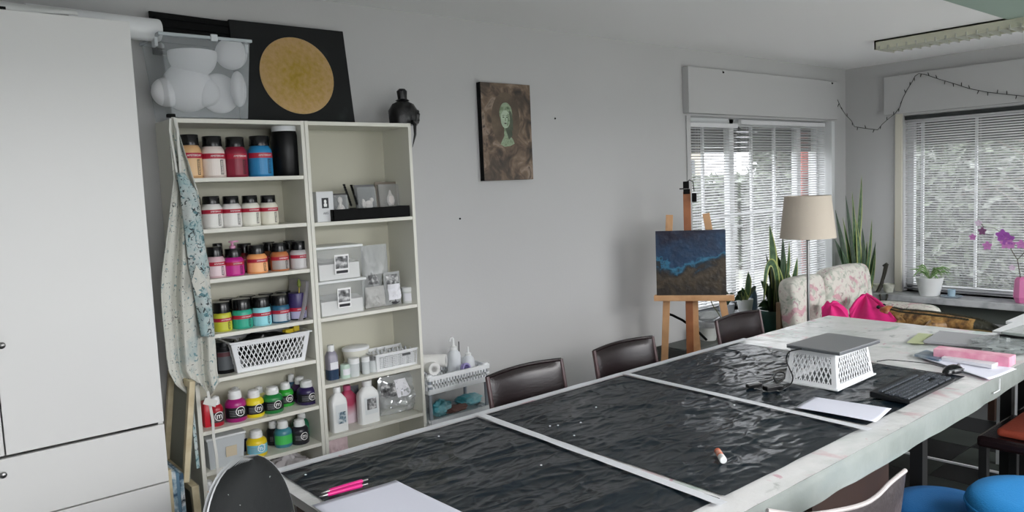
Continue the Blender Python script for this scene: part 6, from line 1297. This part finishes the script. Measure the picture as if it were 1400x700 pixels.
for i in range(len(C_)-1):
    for k in range(6):
        s = k/6; p0, p1, p2, p3 = C_[max(i-1, 0)], C_[i], C_[i+1], C_[min(i+2, len(C_)-1)]
        Q.append(.5*((2*p1)+(-p0+p2)*s+(2*p0-5*p1+4*p2-p3)*s*s+(-p0+3*p1-3*p2+p3)*s**3)-og); RR.append(rad[i]*(1-s)+rad[i+1]*s)
Q.append(C_[-1]-og); RR.append(rad[-1])
mb = MB(); N = 24
for i, (p, r) in enumerate(zip(Q, RR)):
    for k in range(N):
        a = 2*PI*k/N; fx2 = 1.15; mb.v.append((p.x+r*fx2*math.cos(a)*(1+.03*math.sin(i*2.1)), p.y, p.z+r*(.98 if math.sin(a) > 0 else .8)*math.sin(a)*(1+.03*math.sin(k*3))))
for i in range(len(Q)-1):
    tl_ = i/(len(Q)-1)
    for k in range(N): mb.f.append((i*N+k, (i+1)*N+k, (i+1)*N+(k+1) % N, i*N+(k+1) % N)); mb.mi.append(2 if (12 < k < 23) else (1 if tl_ > .74 else 0))
mb.f += [tuple(range(N)), tuple(range((len(Q)-1)*N, len(Q)*N))[::-1]]; mb.mi += [0, 1]
obj('body', mb, [CR, CRD, CRB], t, smooth=True, ang=80)
sc = MB()
for i in range(8, len(Q)-1):
    for off in (-.55, -.2, .2, .55) if i < 38 else (-.15, .15):
        for sub in (0, .5):
            p = Q[i].lerp(Q[min(i+1, len(Q)-1)], sub); r = RR[i]; x = p.x+r*1.15*off; z = p.z+r*.98*math.sqrt(max(0, 1-off*off)); s = .011 if i < 38 else .013*(1-.5*(i-38)/16)
            sc.add([(x-.006, p.y+s*.9, z-.004), (x+.006, p.y+s*.9, z-.004), (x+.006, p.y-s*.9, z-.004), (x-.006, p.y-s*.9, z-.004), (x, p.y-s*.2, z+s)], [(0, 1, 4), (1, 2, 4), (2, 3, 4), (3, 0, 4)])
obj('scutes', sc, CRD, t, kind='stuff')
def limb(pts, rs, name='leg'):
    mb = MB(); P = [Vector(p)-og for p in pts]; mb.tube(P, rs, 12); o = obj(name, mb, CR, t, smooth=True)
    f = MB(); e = P[-1]
    for k in range(4): f.tube([e, e+Vector((-.02+.0*k, -.03+.02*k-.0, -.012)), e+Vector((-.045, -.05+.033*k, -.03))], [.010, .008, .003], 6)
    obj('toe', f, CR, o, smooth=True); return o
h1_ = C_[5]; limb([h1_+Vector((-.05, .0, -.0)), h1_+Vector((-.13, .05, .01)), h1_+Vector((-.16, .10, -.045)), h1_+Vector((-.17, .04, -.075))], [.045, .036, .026, .018])
h1_ = C_[2]; limb([h1_+Vector((-.04, 0, -.0)), h1_+Vector((-.10, -.05, -.01)), h1_+Vector((-.12, .01, -.055)), h1_+Vector((-.14, .05, -.07))], [.032, .026, .02, .016])
h1_ = C_[5]; limb([h1_+Vector((.05, 0, 0)), h1_+Vector((.11, .05, 0)), h1_+Vector((.13, .0, -.075))], [.04, .03, .018]); h1_ = C_[2]; limb([h1_+Vector((.04, 0, 0)), h1_+Vector((.10, -.03, 0)), h1_+Vector((.12, .02, -.07))], [.03, .024, .016])
# head: skull and long snout, mostly under the cloth, mouth slightly open
hp = C_[1]-og
hd_ = MB()
for i in range(13):
    s = i/12; w = (.058, .07, .074, .066, .05, .042, .038, .036, .035, .034, .034, .03, .012)[i]; hgt_ = (.045, .052, .05, .04, .03, .025, .022, .02, .02, .02, .022, .02, .006)[i]; yy = hp.y-.02+.30*s
    for k in range(18): a = 2*PI*k/18; hd_.v.append((hp.x+w*math.cos(a), yy, hp.z+.01-.02*s+hgt_*math.sin(a)))
for i in range(12):
    for k in range(18): hd_.f.append((i*18+k, i*18+(k+1) % 18, (i+1)*18+(k+1) % 18, (i+1)*18+k)); hd_.mi.append(0)
hd_.f += [tuple(range(18))[::-1], tuple(range(216, 234))]; hd_.mi += [0, 0]
RB = ramp_mat('croc_head', [(.3, '#5a2a18'), (.5, '#9a4f30'), (.65, '#b0804a')], 16, 7, .45, .5)
hobj = obj('head', hd_, RB, t, smooth=True, ang=80)
for s in (-1, 1): obj('eye', MB().sphere((hp.x+s*.045, hp.y+.06, hp.z+.05), .014, 8), BLK, hobj, smooth=True)
obj('jaw', MB().grid(lambda u, v: (hp.x+(u-.5)*.1*(1-.5*v), hp.y+.02+.27*v, hp.z-.045-.01*v+.02*abs(2*u-1)**2), 8, 10), RB, hobj, smooth=True, solid=.01)
zmin = min(p.z-r*.8 for p, r in zip(C_, rad)); zbn = min(C_[3].z-rad[3]*.8, C_[4].z-rad[4]*.8, C_[5].z-rad[5]*.8)-.004
t = thing('bench', 'low wooden bench under the stuffed crocodile', 'bench', (XC, -1.74, 0)); obj('top', MB().b2(-.18, .18, -.30, .30, zbn-.03, zbn), BRN, t, bevel=.003)
for sx in (-1, 1):
    for y in (-.27, .27): obj('leg', MB().b2(sx*.16, sx*.12, y-.02, y+.02, 0, zbn-.03), BRN, t)
# ------------------------------------------------------------------ on the marble sill
ZM = .492
q = at(1271, 402, 'x', -.14); dep = (q-CAM).dot(fw); r = 17*dep/F; zt = at(1271, 379, 'x', -.14).z
t = thing('spider_plant', 'spider plant in a white tapered pot on the marble sill', 'plant', (-.14, q.y, ZM)); h = zt-ZM
obj('pot', MB().lathe([(0, 0), (r*.72, 0), (r*.98, h*.94), (r*1.02, h*.94), (r*1.02, h), (r*.92, h), (r*.88, h-.02), (0, h-.02)], 32), mat('pot_white', '#dcdede', .35), t, smooth=True)
rnd = random.Random(3); LS = mat('leaf_spider', '#5f8a4c', .5); LSE = mat('leaf_spider_edge', '#b9c79a', .5)
for k in range(26):
    a = rnd.uniform(0, 2*PI); L = rnd.uniform(.09, .19); leaf(t, (0, 0, h-.02), (.85*L*math.cos(a)*.6, L*math.sin(a)*1.1, h+rnd.uniform(-.07, .08)), .014, (0, 0, rnd.uniform(.04, .09)), (LS, LSE), 8, (math.cos(a+PI/2), math.sin(a+PI/2), .3))
solo('saucer', MB().b2(-.2, -.04, q.y-.17, q.y-.015, ZM, ZM+.004).b2(-.2, -.04, q.y+.0, q.y+.11, ZM, ZM+.004), mat('tile_white', '#c3c4c0', .3), 'thin white tile under the spider plant pot', 'tile') if False else None
q2 = at(1301, 399, 'x', -.15); t = thing('candle_holder', 'small pale blue glass candle holder on a glass dish on the marble sill', 'candle holder', (-.15, q2.y, ZM)); obj('dish', MB().lathe([(0, 0), (.07, .0), (.09, .012), (.085, .014), (.0, .006)], 28), mat('dish_glass', '#b9cbd8', .1, alpha=.6), t, smooth=True); obj('glass', MB().lathe([(0, .006), (.03, .006), (.034, .07), (.03, .07), (.027, .012), (0, .012)], 22), mat('glass_blue', '#a9c2d0', .1, alpha=.7), t, smooth=True)
q = at(1396, 411, 'x', -.17); t = thing('vase', 'pink faceted vase with an orchid stem on the marble sill at the right edge', 'vase', (-.16, q.y+.0, ZM)); zt = at(1393, 379, 'x', -.17).z-ZM
obj('body', MB().lathe([(0, 0), (.045, 0), (.065, .05), (.055, zt*.9), (.04, zt), (.03, zt), (.0, zt-.02)], 8), mat('vase_pink', '#c9709f', .3), t)
t = thing('orchid', 'orchid stem with purple and pink flowers arching out of the pink vase', 'plant', (-.16, q.y, ZM+zt-.02)); og2 = Vector((-.16, q.y, ZM+zt-.02))
def sx_(px, py, x=-.16): return at(px, py, 'x', x)-og2
ST = mat('orchid_stem', '#4a3f38', .6)
obj('stem', MB().tube([(0, 0, -.05), sx_(1394, 372), sx_(1391, 355), sx_(1384, 344), sx_(1380, 336)], .004, 7), ST, t, smooth=True); obj('stem', MB().tube([sx_(1391, 355), sx_(1396, 350), sx_(1402, 343)], .003, 6), ST, t); obj('stem', MB().tube([sx_(1380, 336), sx_(1374, 322), sx_(1360, 312), sx_(1345, 310), sx_(1336, 300)], .0025, 6), ST, t, smooth=True)
FM = [mat('petal_purple', '#9a4fa8', .6), mat('petal_pink', '#c07ab8', .6), mat('petal_pale', '#d0bcd0', .6), mat('petal_plum', '#7a4a72', .6)]
for (px, py, s, c_) in ((1371, 322, .055, 0), (1378, 327, .055, 0), (1376, 333, .05, 1), (1382, 334, .04, 1), (1343, 316, .035, 3), (1330, 324, .03, 1), (1350, 336, .04, 1), (1384, 366, .028, 2), (1396, 334, .04, 1), (1338, 305, .03, 2)):
    c = sx_(px, py); o = MB()
    for k in range(5):
        a = 2*PI*k/5+.3; d = Vector((-.15, math.cos(a), math.sin(a)))*s; sd = Vector((0, -math.sin(a), math.cos(a)))*s*.42; o.add([c, c+d*.5-sd, c+d*1.0-sd*.4, c+d*1.0+sd*.4, c+d*.5+sd], [(0, 1, 2, 3, 4)])
    o.sphere(c+Vector((-.006, 0, 0)), s*.14, 6); obj('flower', o, FM[c_], t, solid=.001)
# corner pots
q = at(1201, 398, 'x', -.16)
for k, (px, w, l, mm) in enumerate(((1199, 6.0, 'white cup-shaped pot in the corner of the marble sill, left of two', 0), (1215, 8, 'white striped pot in the corner of the marble sill, right of two', 1))):
    p = at(px, 404, 'x', -.14); dep = (p-CAM).dot(fw); r = w*dep/F; zt = at(px, 388, 'x', -.14).z-ZM
    solo('plant_pot', MB().lathe([(0, 0), (r*.7, 0), (r, zt), (r*.88, zt), (r*.6, .02), (0, .02)], 24), mat('pot_cream', '#c7c8bd', .4, sub='#a3a496', vscale=25), l, 'pot', loc=(-.14, max(min(p.y, -.09), -.9), ZM), smooth=True)
t = thing('driftwood', 'dark bent driftwood stick standing in the left corner pot', 'driftwood', (-.17, at(1203, 400, 'x', -.17).y, ZM)); og2 = Vector(t.location)
DW = mat('driftwood', '#3c3a34', .8, bump=.5, bscale=40)
obj('branch', MB().tube([sx_(1198, 402, -.17), sx_(1205, 390, -.17), sx_(1208, 375, -.17), sx_(1210, 364, -.17), sx_(1213, 361, -.17), sx_(1211, 372, -.17), sx_(1209, 382, -.17)], [.014, .02, .012, .012, .014, .01, .004], 9), DW, t, smooth=True); obj('branch', MB().tube([sx_(1207, 363.5, -.17), sx_(1213, 360.5, -.17)], [.008, .014], 8), DW, t, smooth=True)
for (a, b_) in (((1203, 402), (1204, 411)), ((1213, 402), (1211, 411))): obj('root', MB().tube([sx_(*a, -.27), sx_((a[0]+b_[0])/2+1, (a[1]+b_[1])/2, -.275), sx_(*b_, -.27)], [.010, .008, .007], 7), DW, t, smooth=True)
# ------------------------------------------------------------------ string of lights
Pa = Vector((-.27, -.075, 0)); Pb = at(1212, 170, 'x', -.07); nn = Vector((Pb.y-Pa.y, -(Pb.x-Pa.x), 0)).normalized()
free = [(1138, 115), (1140, 122), (1144, 134), (1150, 148), (1157, 158), (1164, 165), (1168, 173), (1176, 174.5), (1187, 176), (1200, 177.5), (1206, 170)]
wal = [(1214, 163), (1223, 156), (1230, 147), (1234, 135), (1240, 123), (1247, 112), (1251, 104), (1256, 100.5), (1264, 101.5), (1280, 107), (1300, 113), (1325, 121), (1350, 126), (1375, 129), (1400, 131.5), (1430, 130), (1470, 122)]
PP = [atp(a, b_, Pa, nn) for a, b_ in free]+[at(a, b_, 'x', -.075) for a, b_ in wal]
t = thing('light_string', 'dark string of tiny fairy lights looping from the corner across the boxed lintel', 'string lights', (0, 0, 0))
GW = mat('wire_dark', '#2b2a28', .6); obj('wire', MB().tube(PP, .0028, 6), GW, t, smooth=True)
acc = 0; nxt = .05
for i in range(len(PP)-1):
    seg = (PP[i+1]-PP[i]); L = seg.length
    while acc+L > nxt:
        p = PP[i]+seg*((nxt-acc)/L); k = int(nxt*100); d = Vector((-.012, .008*math.sin(k), (.03 if (k % 2) else -.03)))
        obj('bulb', MB().tube([p, p+d*.5, p+d], [.003, .004, .0025], 6), GW, t); nxt += .075
    acc += L
